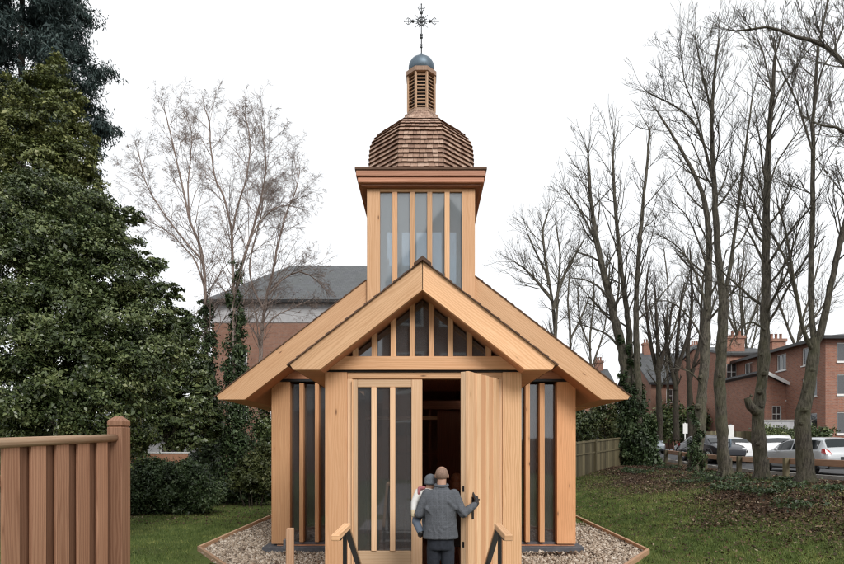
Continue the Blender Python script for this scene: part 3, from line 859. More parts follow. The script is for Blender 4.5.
def pebbles(n):
    x = rng.uniform(-4.85, 4.65, n * 3); y = 18.0 - np.abs(rng.normal(0, 1, n * 3)) * 0
    y = rng.uniform(9.2, 16.5, n * 3)
    keep = in_gravel(x, y) & (np.abs(x + 0.05) < np.where(y > 11.9, 4.76, 4.74 - (11.9 - y) * 0.66)) & ((np.abs(x) > 3.3) | (y < 11.78)) & (rng.random(n * 3) < np.clip((17.5 - y) / 6, 0.1, 1))
    x, y = x[keep][:n], y[keep][:n]; n = len(x)
    r = rng.gamma(4, 0.0045, n) + 0.007
    octv = np.array([(1, 0, 0), (0, 1, 0), (-1, 0, 0), (0, -1, 0), (0, 0, 0.7), (0, 0, -0.7)], float)
    octf = np.array([(0, 1, 4), (1, 2, 4), (2, 3, 4), (3, 0, 4), (1, 0, 5), (2, 1, 5), (3, 2, 5), (0, 3, 5)])
    an = rng.uniform(0, 6.28, n); ca, sa = np.cos(an), np.sin(an)
    sv = octv[None] * (r[:, None, None] * rng.uniform(0.65, 1.35, (n, 6, 1)))
    V = np.stack([sv[..., 0] * ca[:, None] - sv[..., 1] * sa[:, None], sv[..., 0] * sa[:, None] + sv[..., 1] * ca[:, None], sv[..., 2]], -1)
    V += np.stack([x, y, 0.014 + r * 0.45], -1)[:, None]
    Fc = (octf[None] + 6 * np.arange(n)[:, None, None]).reshape(-1, 3)
    return V.reshape(-1, 3), Fc, np.repeat(rng.random(n), 6)
V, Fc, T = pebbles(26000)
struct(mesh_np('pebbles', V, Fc, M['pebble'], tone=T, smooth=True), 'stuff')

# timber edging round the gravel
ed = thing('timber_edging', 'low timber edging board framing the gravel around the chapel', 'edging', (0, 12, 0))
for (xa, ya), (xb, yb) in zip(gp[:-1], gp[1:]):
    if abs(ya - 6.9) < .01 and abs(yb - 6.9) < .01: continue
    a = np.array([xa, ya, 0]); c = np.array([xb, yb, 0]); u = c - a; Lg = np.linalg.norm(u); u /= Lg
    n_ = np.array([-u[1], u[0], 0])
    q = MB(); q.obox(a, (u, n_, Z), (-0.02, Lg + 0.0), (-0.03, 0.03), (-0.05, 0.105), grain=0); q.build('board', M['edging'], ed, bevel=0.006)

# landing, steps, path
q = MB(); q.box(-1.42, 1.34, 6.00, 7.775, 0.02, 0.135); st = q.build('landing', M['stone'], bevel=0.01); struct(st)
stp = thing('entrance_steps', 'stone steps leading down to the chapel door between two handrails', 'steps', (0, 5.5, 0))
for i in range(4):
    z = 0.62 - 0.1175 * (i + 0); y = 4.9 + 0.275 * i
    q = MB(); q.box(-0.85, 0.80, y, y + 0.275 if i < 3 else 5.998, 0.0, z); q.build('step', M['stone'], stp, bevel=0.01)
q = MB(); q.box(-1.3, 1.25, -8, 4.898, 0.45, 0.632); struct(q.build('path', M['stone']))

# road and car park to the right
ry = np.concatenate([np.linspace(-40, 60, 101), [80, 120, 200]]); rx = np.array([13.9, 16, 19, 22, 25, 28, 40, 80, 160])
XX, YY = np.meshgrid(rx, ry); ZZ = ground_h(XX, YY) + 0.02
idx = np.arange(XX.size).reshape(XX.shape)
faces = np.stack([idx[:-1, :-1], idx[:-1, 1:], idx[1:, 1:], idx[1:, :-1]], -1).reshape(-1, 4)
struct(mesh_np('road', np.stack([XX, YY, ZZ], -1).reshape(-1, 3), faces, M['asphalt'], smooth=True))
q = MB()
for y in np.arange(2, 60, 1.0):
    z = float(ground_h(13.8, y + .5)); q.box(13.74, 13.9, y, y + 0.99, z - 0.1, z + 0.13, (0, 1, 0))
struct(q.build('kerb', M['stone']))

# ================================================================== HANDRAILS, LEFT FENCE, BOLLARD
def handrail(x, label):
    h = thing('handrail', label, 'handrail', (x, 4.9, 0.62), 'handrails of the entrance steps')
    w = 0.033
    q = MB(); q.box(x - w, x + w, 4.46, 5.14, 1.475, 1.525, (0, 1, 0)); 
    d = np.array([0, math.cos(math.radians(-30)), math.sin(math.radians(-30))]); nrm = np.array([0, -d[2], d[1]])
    q.obox((x, 5.14, 1.50), ((1, 0, 0), d, nrm), (-0.022, 0.022), (0.0, 1.25), (-0.006, 0.020), grain=1)
    q.build('rail', M['fir'], h, bevel=0.006)
    s = MB(); s.box(x - 0.022, x + 0.022, 4.60, 5.15, 1.455, 1.473)
    s.obox((x, 5.14, 1.463), ((1, 0, 0), d, nrm), (-0.022, 0.022), (0.0, 1.25), (-0.02, 0.008)); s.build('steel_flat', M['black_steel'], h)
    for y, zt in ((5.0, 1.455), (6.05, 0.925)):
        s = MB(); s.box(x - 0.016, x + 0.016, y - 0.018, y + 0.018, 0.14 if y > 6 else 0.62, zt); s.build('post', M['black_steel'], h)
handrail(0.655, 'right handrail of the steps, timber cap on black steel, below the plank door')
handrail(-0.72, 'left handrail of the steps, timber cap on black steel, below the glazed door')
bl = thing('bollard_light', 'slim pale timber bollard light standing on the gravel left of the porch', 'bollard', (-1.59, 6.6, 0.0))
q = MB(); q.box(-1.635, -1.553, 6.56, 6.64, 0.0, 1.27); q.build('post', M['edging'], bl, bevel=0.008)
q = MB(); q.box(-1.668, -1.637, 6.57, 6.63, 1.02, 1.14); q.build('lamp_head', M['plinth'], bl, bevel=0.005)

fx = -3.36
fn = thing('board_fence', 'reddish timber fence of alternating upright boards with rounded top rail at left', 'fence', (fx, 5.2, 0.3))
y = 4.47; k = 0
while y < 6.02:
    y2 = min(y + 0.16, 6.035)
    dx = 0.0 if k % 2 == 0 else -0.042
    q = MB(); q.box(fx - 0.012 + dx, fx + 0.014 + dx, y - (0.012 if k % 2 == 0 else 0.03), y2 + (0.012 if k % 2 == 0 else 0.03), 0.05, 2.245 + 0.03 * (y - 4.4), tone=(random.uniform(.65, 1), random.uniform(0, .4)) if k % 2 == 0 else (random.uniform(0, .25), random.uniform(.6, 1))); q.build('board', M['cedar'], fn, bevel=0.004)  # recessed boards toned darker and redder: their shade painted into the wood
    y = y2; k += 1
q = MB(); q.tube([(fx + 0.012, 4.30, 2.247), (fx + 0.012, 5.2, 2.284), (fx + 0.012, 6.06, 2.319)], 0.042, 14); q.build('top_rail', M['edging'], fn)
q = MB(); q.box(fx - 0.085, fx - 0.045, 4.44, 6.03, 0.9, 0.99, (0, 1, 0)); q.box(fx - 0.085, fx - 0.045, 4.44, 6.03, 1.9, 1.99, (0, 1, 0)); q.build('cross_rail', M['cedar'], fn)
q = MB(); px0, px1, py0, py1 = -3.43, -3.272, 6.05, 6.235
q.box(px0, px1, py0, py1, -0.1, 2.435)
q.box(px0 + 0.008, px1 - 0.008, py0 + 0.008, py1 - 0.008, 2.435, 2.448)
xm_, ym_ = (px0 + px1) / 2, (py0 + py1) / 2
v = [(px0, py0, 2.448), (px1, py0, 2.448), (px1, py1, 2.448), (px0, py1, 2.448), (px0, py0, 2.505), (px1, py0, 2.505), (px1, py1, 2.505), (px0, py1, 2.505), (xm_ - .03, ym_ - .03, 2.555), (xm_ + .03, ym_ - .03, 2.555), (xm_ + .03, ym_ + .03, 2.555), (xm_ - .03, ym_ + .03, 2.555)]
q.add(v, [(0, 3, 2, 1), (0, 1, 5, 4), (1, 2, 6, 5), (2, 3, 7, 6), (3, 0, 4, 7), (4, 5, 9, 8), (5, 6, 10, 9), (6, 7, 11, 10), (7, 4, 8, 11), (8, 9, 10, 11)])
q.build('post', M['cedar'], fn, bevel=0.006)

# low brown fence beyond the hedge at left
lf = thing('plank_fence', 'low brown plank fence with pale capping behind the left timber post', 'fence', (-9.8, 20, 0))
q = MB(); q.obox((-11.2, 20.2, 0), ((0.985, -0.17, 0), (0.17, 0.985, 0), Z), (0, 2.9), (0, 0.03), (0, 2.0), grain=2); q.build('boards', M['cedar'], lf)
q = MB(); q.obox((-11.2, 20.2, 0), ((0.985, -0.17, 0), (0.17, 0.985, 0), Z), (-0.02, 2.92), (-0.04, 0.07), (2.005, 2.05), grain=0); q.build('capping', M['white_paint'], lf)

# green mossy fence behind the right side of the chapel
gf = thing('mossy_fence', 'mossy green board fence panel standing behind the right side of the chapel', 'fence', (7.5, 28, 0.9))
a = np.array([5.6, 24.0]); c = np.array([10.6, 30.2]); u = np.append((c - a) / np.linalg.norm(c - a), 0); n_ = np.array([u[1], -u[0], 0]); Lf = np.linalg.norm(c - a)
q = MB(); s = 0.0
while s < Lf:
    p = a + u[:2] * s; z0 = float(ground_h(p[0], p[1])); zt = 2.37 + 0.4 * s / Lf
    q.obox((p[0], p[1], 0), (u, n_, Z), (0, 0.148), (0, 0.022), (z0, zt + random.uniform(-.01, .01)), grain=2); s += 0.15
q.build('boards', M['old_wood'], gf)
q = MB()
for zr in (0.62, 0.08):
    q.obox((a[0], a[1], 0), (np.array([u[0], u[1], 0.05]), n_, Z), (0, Lf), (0.024, 0.07), (1.72 + zr - 0.06, 1.72 + zr), grain=0)
q.build('cross_rail', M['old_wood'], gf)
q = MB()
for s in (0.02, Lf * 0.5, Lf - 0.05):
    p = a + u[:2] * s; q.obox((p[0], p[1], 0), (u, n_, Z), (-0.05, 0.05), (0.024, 0.12), (float(ground_h(p[0], p[1])) - .1, 2.42 + 0.4 * s / Lf)); 
q.build('post', M['old_wood'], gf)

# knee rail between the trees and the road
kr = thing('knee_rail', 'low timber knee rail on stubby posts between the bare trees and parked cars', 'fence', (12.3, 20, 1.12))
ra = np.array([11.75, 12.0]); rb = np.array([13.2, 31.0]); ud = (rb - ra) / np.linalg.norm(rb - ra); Lr = np.linalg.norm(rb - ra)
s = 0.0
while s < Lr - 0.1:
    p = ra + ud * s; p2 = ra + ud * min(s + 3.0, Lr)
    z1, z2 = float(ground_h(*p)) + 0.62, float(ground_h(*p2)) + 0.62
    d = np.array([p2[0] - p[0], p2[1] - p[1], z2 - z1]); dl = np.linalg.norm(d); d /= dl; n_ = np.array([d[1], -d[0], 0])
    q = MB(); q.obox((p[0], p[1], z1), (d, n_, np.cross(n_, d)), (0.005, dl - 0.005), (-0.05, 0.05), (-0.10, 0.10), grain=0); q.build('rail', M['rail_wood'], kr, bevel=0.01)
    s += 3.0
for yy in (13.0, 15.4, 17.75, 19.0, 22.3, 25.5, 28.6, 30.6):
    s = (yy - ra[1]) / ud[1]; p = ra + ud * s; z = float(ground_h(*p))
    n_ = np.array([-ud[1], ud[0]]); pc = p + n_ * 0.13
    q = MB(); q.box(pc[0] - 0.075, pc[0] + 0.075, pc[1] - 0.075, pc[1] + 0.075, z - 0.1, z + 0.74); q.build('post', M['old_wood'], kr, bevel=0.01)
# ================================================================== TREES
class Tubes:
    def __init__(s): s.V = []; s.F = []; s.n = 0
    def add(s, pts, radii, k, lobes=None):
        pts = np.asarray(pts, float); n = len(pts)
        t = np.gradient(pts, axis=0); t /= np.linalg.norm(t, axis=1)[:, None] + 1e-12
        m = t.mean(0); ref = np.array([0, 0, 1.0]) if abs(m[2]) < 0.8 else np.array([1.0, 0.2, 0])
        a = np.cross(t, ref); a /= np.linalg.norm(a, axis=1)[:, None] + 1e-12; b = np.cross(t, a)
        an = np.arange(k) * 2 * np.pi / k
        V = pts[:, None] + np.asarray(radii)[:, None, None] * (np.cos(an)[None, :, None] * a[:, None] + np.sin(an)[None, :, None] * b[:, None])
        rr = np.asarray(radii, float)
        if lobes is not None:
            am, ph = lobes; hh = np.arange(n)[:, None] * 0.32; th = an[None]
            dsp = am[:, None] * (np.sin(2 * th + ph[0] + 0.9 * np.sin(hh * 1.3)) * 0.5 + np.sin(3 * th + ph[1] + 1.7 * hh) * 0.5 + 0.5 * np.sin(5 * th + ph[2] + 2.9 * np.sin(hh * 0.8)))
            V = pts[:, None] + (V - pts[:, None]) * (1 + dsp)[..., None]
        if k >= 9 and rr.max() > 0.06: V = V + (V - pts[:, None]) * np.clip(rng.normal(0, 0.05, (n, k, 1)), -.1, .12)
        i = np.arange(n - 1)[:, None]; j = np.arange(k)[None]; j2 = (j + 1) % k
        Fc = np.stack([i * k + j, i * k + j2, (i + 1) * k + j2, (i + 1) * k + j], -1).reshape(-1, 4) + s.n
        s.V.append(V.reshape(-1, 3)); s.F.append(Fc); s.n += n * k
    def build(s, name, mat, parent):
        return mesh_np(name, np.concatenate(s.V), np.concatenate(s.F), mat, parent, smooth=True)

def dense(pts, n, jit=0.0):
    """smooth curve through control points"""
    pts = np.asarray(pts, float)
    if len(pts) == 2: pts = np.array([pts[0], pts.mean(0), pts[1]])
    d = np.r_[0, np.cumsum(np.linalg.norm(np.diff(pts, axis=0), axis=1))]
    t = np.linspace(0, d[-1], n)
    ext = np.vstack([2 * pts[0] - pts[1], pts, 2 * pts[-1] - pts[-2]]); dd = np.r_[-d[1], d, 2 * d[-1] - d[-2]]
    out = np.zeros((n, 3))
    for i, x in enumerate(t):
        k = min(max(np.searchsorted(d, x) - 1, 0), len(pts) - 2)
        p0, p1, p2, p3 = ext[k], ext[k + 1], ext[k + 2], ext[k + 3]
        h = (x - d[k]) / (d[k + 1] - d[k] + 1e-9)
        out[i] = 0.5 * (2 * p1 + (p2 - p0) * h + (2 * p0 - 5 * p1 + 4 * p2 - p3) * h * h + (3 * p1 - p0 - 3 * p2 + p3) * h ** 3)
    if jit: out[1:] += rng.normal(0, jit, (n - 1, 3))
    return out

def shoot(tb, p, d, L, r, lev, o):
    """one branch and, by recursion, its side shoots"""
    n = 6 if lev > 0 else 4
    d = d / np.linalg.norm(d); pts = [p]; seg = L / (n - 1); cur = d.copy()
    for i in range(n - 1):
        cur = cur + rng.normal(0, o['wig'], 3); cur[2] += o['up'][lev] ; cur /= np.linalg.norm(cur)
        pts.append(pts[-1] + cur * seg)
    pts = np.array(pts); rad = r * np.linspace(1, 0.35, n)
    tb.add(pts, np.maximum(rad, o['rmin']), 5 if r > 0.03 else 3)
    if lev == 0: return
    m = o['num'][lev]
    m = max(1, int(m * rng.uniform(0.7, 1.3)))
    for j in range(m):
        t = rng.uniform(0.18, 1.0); k = min(int(t * (n - 1)), n - 2); f = t * (n - 1) - k
        q = pts[k] * (1 - f) + pts[k + 1] * f; dd = pts[k + 1] - pts[k]; dd /= np.linalg.norm(dd)
        side = rng.normal(size=3); side -= dd * side.dot(dd); side /= np.linalg.norm(side)
        ang = o['ang'] * rng.uniform(0.6, 1.3)
        nd = dd * math.cos(ang) + side * math.sin(ang)
        shoot(tb, q, nd, L * rng.uniform(*o['lr']) * (1.1 - 0.5 * t), max(r * 0.5 * (1.1 - 0.5 * t), o['rmin']), lev - 1, o)

def stem(tb, px, D, w0, w1, o, nb=14, L=2.0, t0=0.35, lev=2, jitD=0.6, sides=10, curve=0.0, spread=1.0, twr=0.35, dcurve=None):
    """guided limb through photo points (x, y) at distance D; w0,w1 radii in metres"""
    if o is LIME: w0, w1 = w0 * 0.68, w1 * 0.68
    if o is BIRCH: w0, w1 = w0 * 0.78, w1 * 0.8
    n = len(px)
    dD = np.linspace(0, dcurve if dcurve is not None else rng.uniform(-jitD, jitD), n)
    pts = np.array([P(x, y, D + dD[i]) for i, (x, y) in enumerate(px)])
    m = max(8, int(np.linalg.norm(pts[-1] - pts[0]) / 0.32)); m = min(m, 60)
    c = dense(pts, m, 0.006 + w0 * 0.02)
    rad = np.linspace(w0, w1, m) ** 1.0 * (1 + rng.normal(0, 0.03, m))
    if o is LIME and w0 > 0.15:   # old pruned trunks: swollen, lobed, irregular
        ph = rng.uniform(0, 6.28, 4); tt = np.arange(m) * 0.32; low = np.clip(1.2 - 1.3 * np.linspace(0, 1, m), 0.12, 1)
        rad = rad * (1 + low * (0.06 * np.sin(tt * 2.1 + ph[0]) + 0.06 * np.sin(tt * 4.7 + ph[1])))
        tb.add(c, rad, 18, lobes=(0.085 * low, ph))
    else:
        tb.add(c, rad, sides)
    for j in range(nb):
        t = t0 + (1 - t0) * ((j + rng.random()) / nb); k = min(int(t * (m - 1)), m - 2)
        q = c[k]; dd = c[min(k + 1, m - 1)] - c[k - 1]; dd /= np.linalg.norm(dd)
        side = rng.normal(size=3); side[2] *= 0.3; side -= dd * side.dot(dd); side /= np.linalg.norm(side)
        ang = o['ang0'] * rng.uniform(0.7, 1.25)
        nd = dd * math.cos(ang) + side * math.sin(ang) * spread
        shoot(tb, q, nd, L * rng.uniform(0.55, 1.25) * (1.15 - 0.55 * t), max(rad[k] * twr, 0.012), lev, o)
    # leader ends in fine shoots
    for j in range(4):
        dd = c[-1] - c[-3]; dd = dd / np.linalg.norm(dd) + rng.normal(0, 0.3, 3)
        shoot(tb, c[-1], dd, L * (0.3 if o is BIRCH else 0.6) * rng.uniform(0.6, 1.2), max(w1 * 0.5, 0.008), max(lev - 1, 0), o)
    return c

LIME = dict(wig=0.10, up=(0.10, 0.10, 0.08, 0.05), num=(0, 6, 6, 6), ang=0.6, ang0=0.75, lr=(0.35, 0.65), rmin=0.0045)
BIRCH = dict(wig=0.13, up=(-0.20, -0.07, 0.03, 0.05), num=(0, 5, 6, 6), ang=0.6, ang0=0.62, lr=(0.35, 0.6), rmin=0.0031)
FAR = dict(wig=0.10, up=(0.08, 0.08, 0.06, 0.05), num=(0, 4, 5, 6), ang=0.6, ang0=0.65, lr=(0.35, 0.6), rmin=0.007)

def flare(tb, x, y, D, r, h=0.7):
    r *= 0.70; p = P(x, y, D); p[2] = float(ground_h(p[0], p[1]))
    tb.add([p + (0, 0, -0.15), p + (0, 0, 0.1), p + (0, 0, h * 0.5), p + (0, 0, h)], [r * 1.55, r * 1.28, r * 1.06, r * 0.95], 12)
    for a in rng.uniform(0, 6.28, 4):
        d = np.array([math.cos(a), math.sin(a), 0])
        tb.add([p + d * r * 0.6 + (0, 0, 0.35), p + d * r * 1.3 + (0, 0, 0.08), p + d * r * 2.1 + (0, 0, -0.08)], [r * 0.4, r * 0.32, r * 0.15], 6)
def burl(tb, x, y, D, r, n=4):
    """knobbly healed pruning scars half sunk in the trunk"""
    r = r * 0.36
    for _ in range(1):
        p = P(x + rng.uniform(-3, 3), y + rng.uniform(-7, 7), D) + rng.normal(0, r * 0.25, 3)
        rr = r * rng.uniform(0.5, 1.0)
        zz = np.linspace(-1, 1, 9); ax = np.array([rng.normal(0, .25), rng.normal(0, .25), 1.0])
        tb.add([p + ax * z * rr * rng.uniform(0.95, 1.05) for z in zz], [max(0.008, rr * math.sqrt(max(0, 1 - z * z)) * rng.uniform(0.8, 1.15)) for z in zz], 9)

def treething(label, D, x, y, mat='bark', cat='tree', name='bare_tree', group=None):
    p = P(x, y, D); p[2] = float(ground_h(p[0], p[1]))
    return thing(name, label, cat, p, group)
GR = 'bare lime trees along the road'
# -- row of limes on the bank, near to far
t = treething('nearest bare lime at right, trunk splitting low into three tall limbs beside the knee rail', 16.7, 806, 482, group=GR)
tb = Tubes(); flare(tb, 806, 482, 16.7, 0.31)
stem(tb, [(806, 484), (804, 450), (802, 425), (806, 400), (813, 364), (815, 338)], 16.7, 0.32, 0.21, LIME, nb=3, L=0.5, lev=1, dcurve=0)
burl(tb, 801, 425, 16.6, 0.3); burl(tb, 806, 410, 16.5, 0.26); burl(tb, 813, 372, 16.6, 0.22)
tr = tb.build('trunk', M['bark'], t); tb = Tubes()
stem(tb, [(815, 345), (812, 318), (811, 280), (812, 240), (813, 190), (813, 133), (815, 90), (818, 50), (824, 20), (832, -20)], 16.7, 0.125, 0.04, LIME, nb=22, L=2.4, dcurve=0.8)
stem(tb, [(815, 345), (821, 333), (828, 300), (835, 266), (842, 235), (850, 200), (858, 150), (864, 90)], 16.7, 0.15, 0.05, LIME, nb=18, L=2.4, dcurve=-0.6)
stem(tb, [(812, 350), (806, 338), (799, 310), (793, 275), (789, 250), (784, 225), (778, 205)], 16.7, 0.085, 0.03, LIME, nb=12, L=2.0, dcurve=-0.8)
stem(tb, [(800, 315), (790, 270), (778, 245), (765, 225), (751, 208), (742, 200)], 16.5, 0.07, 0.02, LIME, nb=10, L=1.6)
stem(tb, [(812, 150), (800, 110), (786, 80), (776, 55), (770, 40)], 16.9, 0.05, 0.02, LIME, nb=10, L=1.6)
stem(tb, [(814, 110), (822, 70), (834, 50), (846, 20)], 16.9, 0.045, 0.02, LIME, nb=8, L=1.6)
tb.build('branch', M['bark'], t)

t = treething('bare lime second from the right, one straight trunk with a knobbly left stub', 18.2, 762, 478, group=GR)
tb = Tubes(); flare(tb, 762, 480, 18.2, 0.29)
stem(tb, [(762, 481), (760, 450), (758, 425), (760, 400), (763, 364), (765, 325), (766, 284), (766, 250), (767, 190), (769, 133), (773, 90), (775, 55)], 18.2, 0.29, 0.07, LIME, nb=20, L=2.6, dcurve=0.3, sides=14)
for yb in (440, 415, 395, 375, 352): burl(tb, 760 + rng.uniform(-4, 4), yb, 18.1, 0.27, 3)
burl(tb, 749, 402, 18.1, 0.16, 3); tb.add([P(757, 412, 18.1), P(750, 406, 18.0), P(747, 398, 18.0)], [0.16, 0.13, 0.10], 8)
tb.build('trunk', M['bark'], t); tb = Tubes()
stem(tb, [(769, 140), (772, 110), (780, 90), (793, 71), (806, 53), (815, 44)], 18.2, 0.055, 0.02, LIME, nb=10, L=1.8)
stem(tb, [(767, 200), (774, 170), (785, 150), (800, 130), (815, 110)], 18.2, 0.045, 0.018, LIME, nb=10, L=1.8)
stem(tb, [(766, 240), (760, 222), (752, 205), (748, 195)], 18.2, 0.045, 0.02, LIME, nb=8, L=1.6)
stem(tb, [(773, 95), (768, 75), (764, 55), (756, 35)], 18.2, 0.045, 0.018, LIME, nb=8, L=1.6)
stem(tb, [(765, 330), (752, 322), (740, 328), (730, 345)], 18.2, 0.05, 0.02, LIME, nb=5, L=0.9)
tb.build('branch', M['bark'], t)

t = treething('bare lime with greenish trunk forking into a thick left limb and a slim right limb', 20.8, 726, 476, group=GR)
tb = Tubes(); flare(tb, 726, 476, 20.8, 0.31)
stem(tb, [(726, 478), (722, 440), (720, 400), (720, 373), (722, 340), (724, 300)], 20.8, 0.31, 0.25, LIME, nb=3, L=0.6, lev=1, dcurve=0, sides=14)
for yb in (425, 395, 378): burl(tb, 721 + rng.uniform(-3, 3), yb, 20.7, 0.28, 2)
tb.build('trunk', M['bark'], t); tb = Tubes()
stem(tb, [(724, 308), (721, 280), (717, 240), (714, 180), (712, 140), (712, 111), (715, 70), (719, 40)], 20.8, 0.205, 0.05, LIME, nb=22, L=2.6, sides=12)
stem(tb, [(724, 308), (728, 280), (733, 250), (738, 210), (742, 175), (746, 146), (750, 115), (752, 98)], 20.8, 0.115, 0.04, LIME, nb=18, L=2.4)
stem(tb, [(711, 170), (704, 142), (696, 111), (688, 92), (684, 78), (680, 48)], 20.8, 0.05, 0.02, LIME, nb=14, L=2.0)
stem(tb, [(712, 178), (702, 140), (690, 118), (675, 106), (660, 99), (648, 93)], 20.8, 0.075, 0.028, LIME, nb=12, L=1.8)
stem(tb, [(712, 115), (706, 88), (700, 62), (696, 40)], 20.8, 0.06, 0.025, LIME, nb=10, L=1.8)
stem(tb, [(733, 250), (742, 240), (750, 222), (757, 200), (760, 180)], 20.8, 0.05, 0.02, LIME, nb=10, L=1.8)
tb.build('branch', M['bark'], t)

t = treething('slender bare lime leaning left, long limbs reaching over the ivy tree', 25.0, 695, 471, group=GR); T_LEAN = t
tb = Tubes(); flare(tb, 695, 471, 25, 0.40)
stem(tb, [(695, 473), (698, 440), (701, 408), (704, 370), (706, 329), (708, 285), (709, 240), (705, 205), (697, 180), (682, 151), (668, 128), (658, 113)], 25, 0.40, 0.05, LIME, nb=22, L=2.8, sides=14, dcurve=0.5)
for yb in (435, 410, 380): burl(tb, 700 + rng.uniform(-4, 4), yb, 24.9, 0.4, 3)
tb.build('trunk', M['bark'], t); tb = Tubes()
stem(tb, [(707, 310), (700, 285), (690, 262), (676, 245), (660, 236)], 25, 0.08, 0.03, LIME, nb=12, L=2.2)
stem(tb, [(708, 270), (698, 240), (686, 215), (672, 202)], 25, 0.07, 0.025, LIME, nb=12, L=2.2)
stem(tb, [(705, 345), (695, 325), (680, 308), (664, 300), (650, 305)], 25, 0.075, 0.025, LIME, nb=9, L=1.6)
stem(tb, [(703, 385), (690, 372), (676, 368), (664, 372)], 25, 0.06, 0.02, LIME, nb=7, L=1.2)
tb.build('branch', M['bark'], t)

# -- leaf clouds
def leafcloud(name, clumps, nleaf, size, mat, parent, flat=0.0, droop=0.0, aspect=0.55, sub=(14, 0.34), shell=0.55, floor=None, flatk=1.0, upk=0.35):
    """clumps: (cx,cy,cz, rx,ry,rz). Sub-clumps ride on each ellipsoid's shell and hold the leaves."""
    C = []; T = []; O = []
    vol = np.array([c[3] * c[4] + c[4] * c[5] + c[3] * c[5] for c in clumps]); vol = vol / vol.sum()
    for c, f in zip(clumps, vol):
        ns = max(5, int(sub[0] * (0.6 + len(clumps) * f)))
        d = rng.normal(size=(ns, 3)); d /= np.linalg.norm(d, axis=1)[:, None]
        rr = rng.uniform(shell, 1.05, ns)[:, None]
        r3 = np.array(c[3:6]); sc = np.array(c[:3]) + d * rr * r3
        n = int(nleaf * f); which = rng.integers(0, ns, n)
        sr = sub[1] * r3 * 1.0
        loc = rng.normal(size=(n, 3)) * 0.55
        dl = loc * sr * rng.uniform(0.6, 1.25, ns)[which][:, None]; dl[:, 2] = dl[:, 2] * flatk - 0.22 * np.hypot(dl[:, 0], dl[:, 1]) * (flatk < 0.9)
        p = sc[which] + dl
        tone_s = rng.uniform(0.0, 0.6, ns) ** 1.15
        C.append(p); T.append(np.clip(tone_s[which] + rng.random(n) ** 2 * 0.45, 0, 1)); O.append(p - np.array(c[:3]))
    C = np.concatenate(C); T = np.concatenate(T); O = np.concatenate(O)
    if floor is not None:
        k = C[:, 2] > floor + rng.random(len(C)) * 0.3; C, T, O = C[k], T[k], O[k]
    n = len(C)
    O /= np.linalg.norm(O, axis=1)[:, None] + 1e-9
    nrm = O * 0.7 + rng.normal(size=(n, 3)) * 0.6 + np.array([0, 0, upk]); nrm /= np.linalg.norm(nrm, axis=1)[:, None]
    a = rng.normal(size=(n, 3)) + O * 0.5; a[:, 2] -= droop; a -= nrm * (a * nrm).sum(1)[:, None]; a /= np.linalg.norm(a, axis=1)[:, None]
    b_ = np.cross(nrm, a)
    s = size * (0.45 + rng.gamma(3.0, 0.19, n))[:, None]
    V = np.stack([C - a * s * 0.5, C - b_ * s * aspect * 0.5 + nrm * s * 0.08, C + a * s * 0.5 - np.array([0, 0, 1]) * s * 0.12, C + b_ * s * aspect * 0.5 + nrm * s * 0.08], 1).reshape(-1, 3)
    return mesh_np(name, V, np.arange(4 * n).reshape(-1, 4), mat, parent, tone=np.repeat(T, 4))

# -- ivy clad tree further along the row
t = treething('tall bare tree with three slim stems, its lower trunk clad in dark ivy', 30, 640, 465, name='ivy_clad_tree')
tb = Tubes(); D = 30
cA = stem(tb, [(641, 467), (634, 420), (628, 385), (622, 350), (611, 302), (598, 248), (591, 201), (588, 154)], D, 0.36, 0.05, FAR, nb=22, L=3.2, t0=0.45, sides=12)
cB = stem(tb, [(634, 420), (631, 370), (628, 322), (621, 268), (616, 215), (613, 167), (614, 140)], D + .5, 0.20, 0.05, FAR, nb=22, L=3.2, t0=0.35)
cC = stem(tb, [(640, 440), (638, 380), (636, 322), (638, 268), (642, 215), (648, 154), (650, 130)], D - .5, 0.20, 0.05, FAR, nb=22, L=3.2, t0=0.35)
stem(tb, [(622, 350), (608, 335), (592, 328), (575, 322)], D, 0.07, 0.02, FAR, nb=8, L=2)
stem(tb, [(611, 302), (600, 288), (586, 280), (572, 278)], D, 0.07, 0.02, FAR, nb=8, L=2)
stem(tb, [(606, 285), (594, 240), (580, 210), (566, 190)], D, 0.08, 0.03, FAR, nb=12, L=2.4)
tb.build('trunk', M['bark'], t)
iv = []
for (x, y, w) in [(644, 462, 14), (640, 450, 13), (652, 458, 8), (636, 440, 13), (633, 428, 12), (630, 416, 11), (628, 404, 9), (626, 392, 7), (624, 378, 5), (629, 365, 4), (640, 420, 9), (640, 400, 7), (639, 380, 5), (637, 360, 4), (636, 345, 3), (620, 340, 3), (627, 350, 4), (632, 395, 9), (634, 408, 10), (646, 430, 9), (622, 455, 8), (618, 440, 6), (650, 446, 8), (655, 464, 9)]:
    p = P(x, y, 29.8); r = w * 0.95 * 30 / 563; iv.append((p[0], p[1], p[2], r, r, r * 1.6))
leafcloud('ivy', iv, 26000, 0.15, M['leaf_ivy'], t, droop=0.6, sub=(9, 0.4))

t_ivy = []
for y, w in ((470, 7), (460, 6), (448, 6), (436, 5), (424, 4), (412, 4)):
    p = P(697 + rng.uniform(-5, 3), y, 24.7); r = w * 25 / 563; t_ivy.append((p[0], p[1], p[2], r, r, r * 1.5))
leafcloud('ivy', t_ivy, 2600, 0.11, M['leaf_ivy'], T_LEAN, droop=0.6, sub=(8, 0.4))
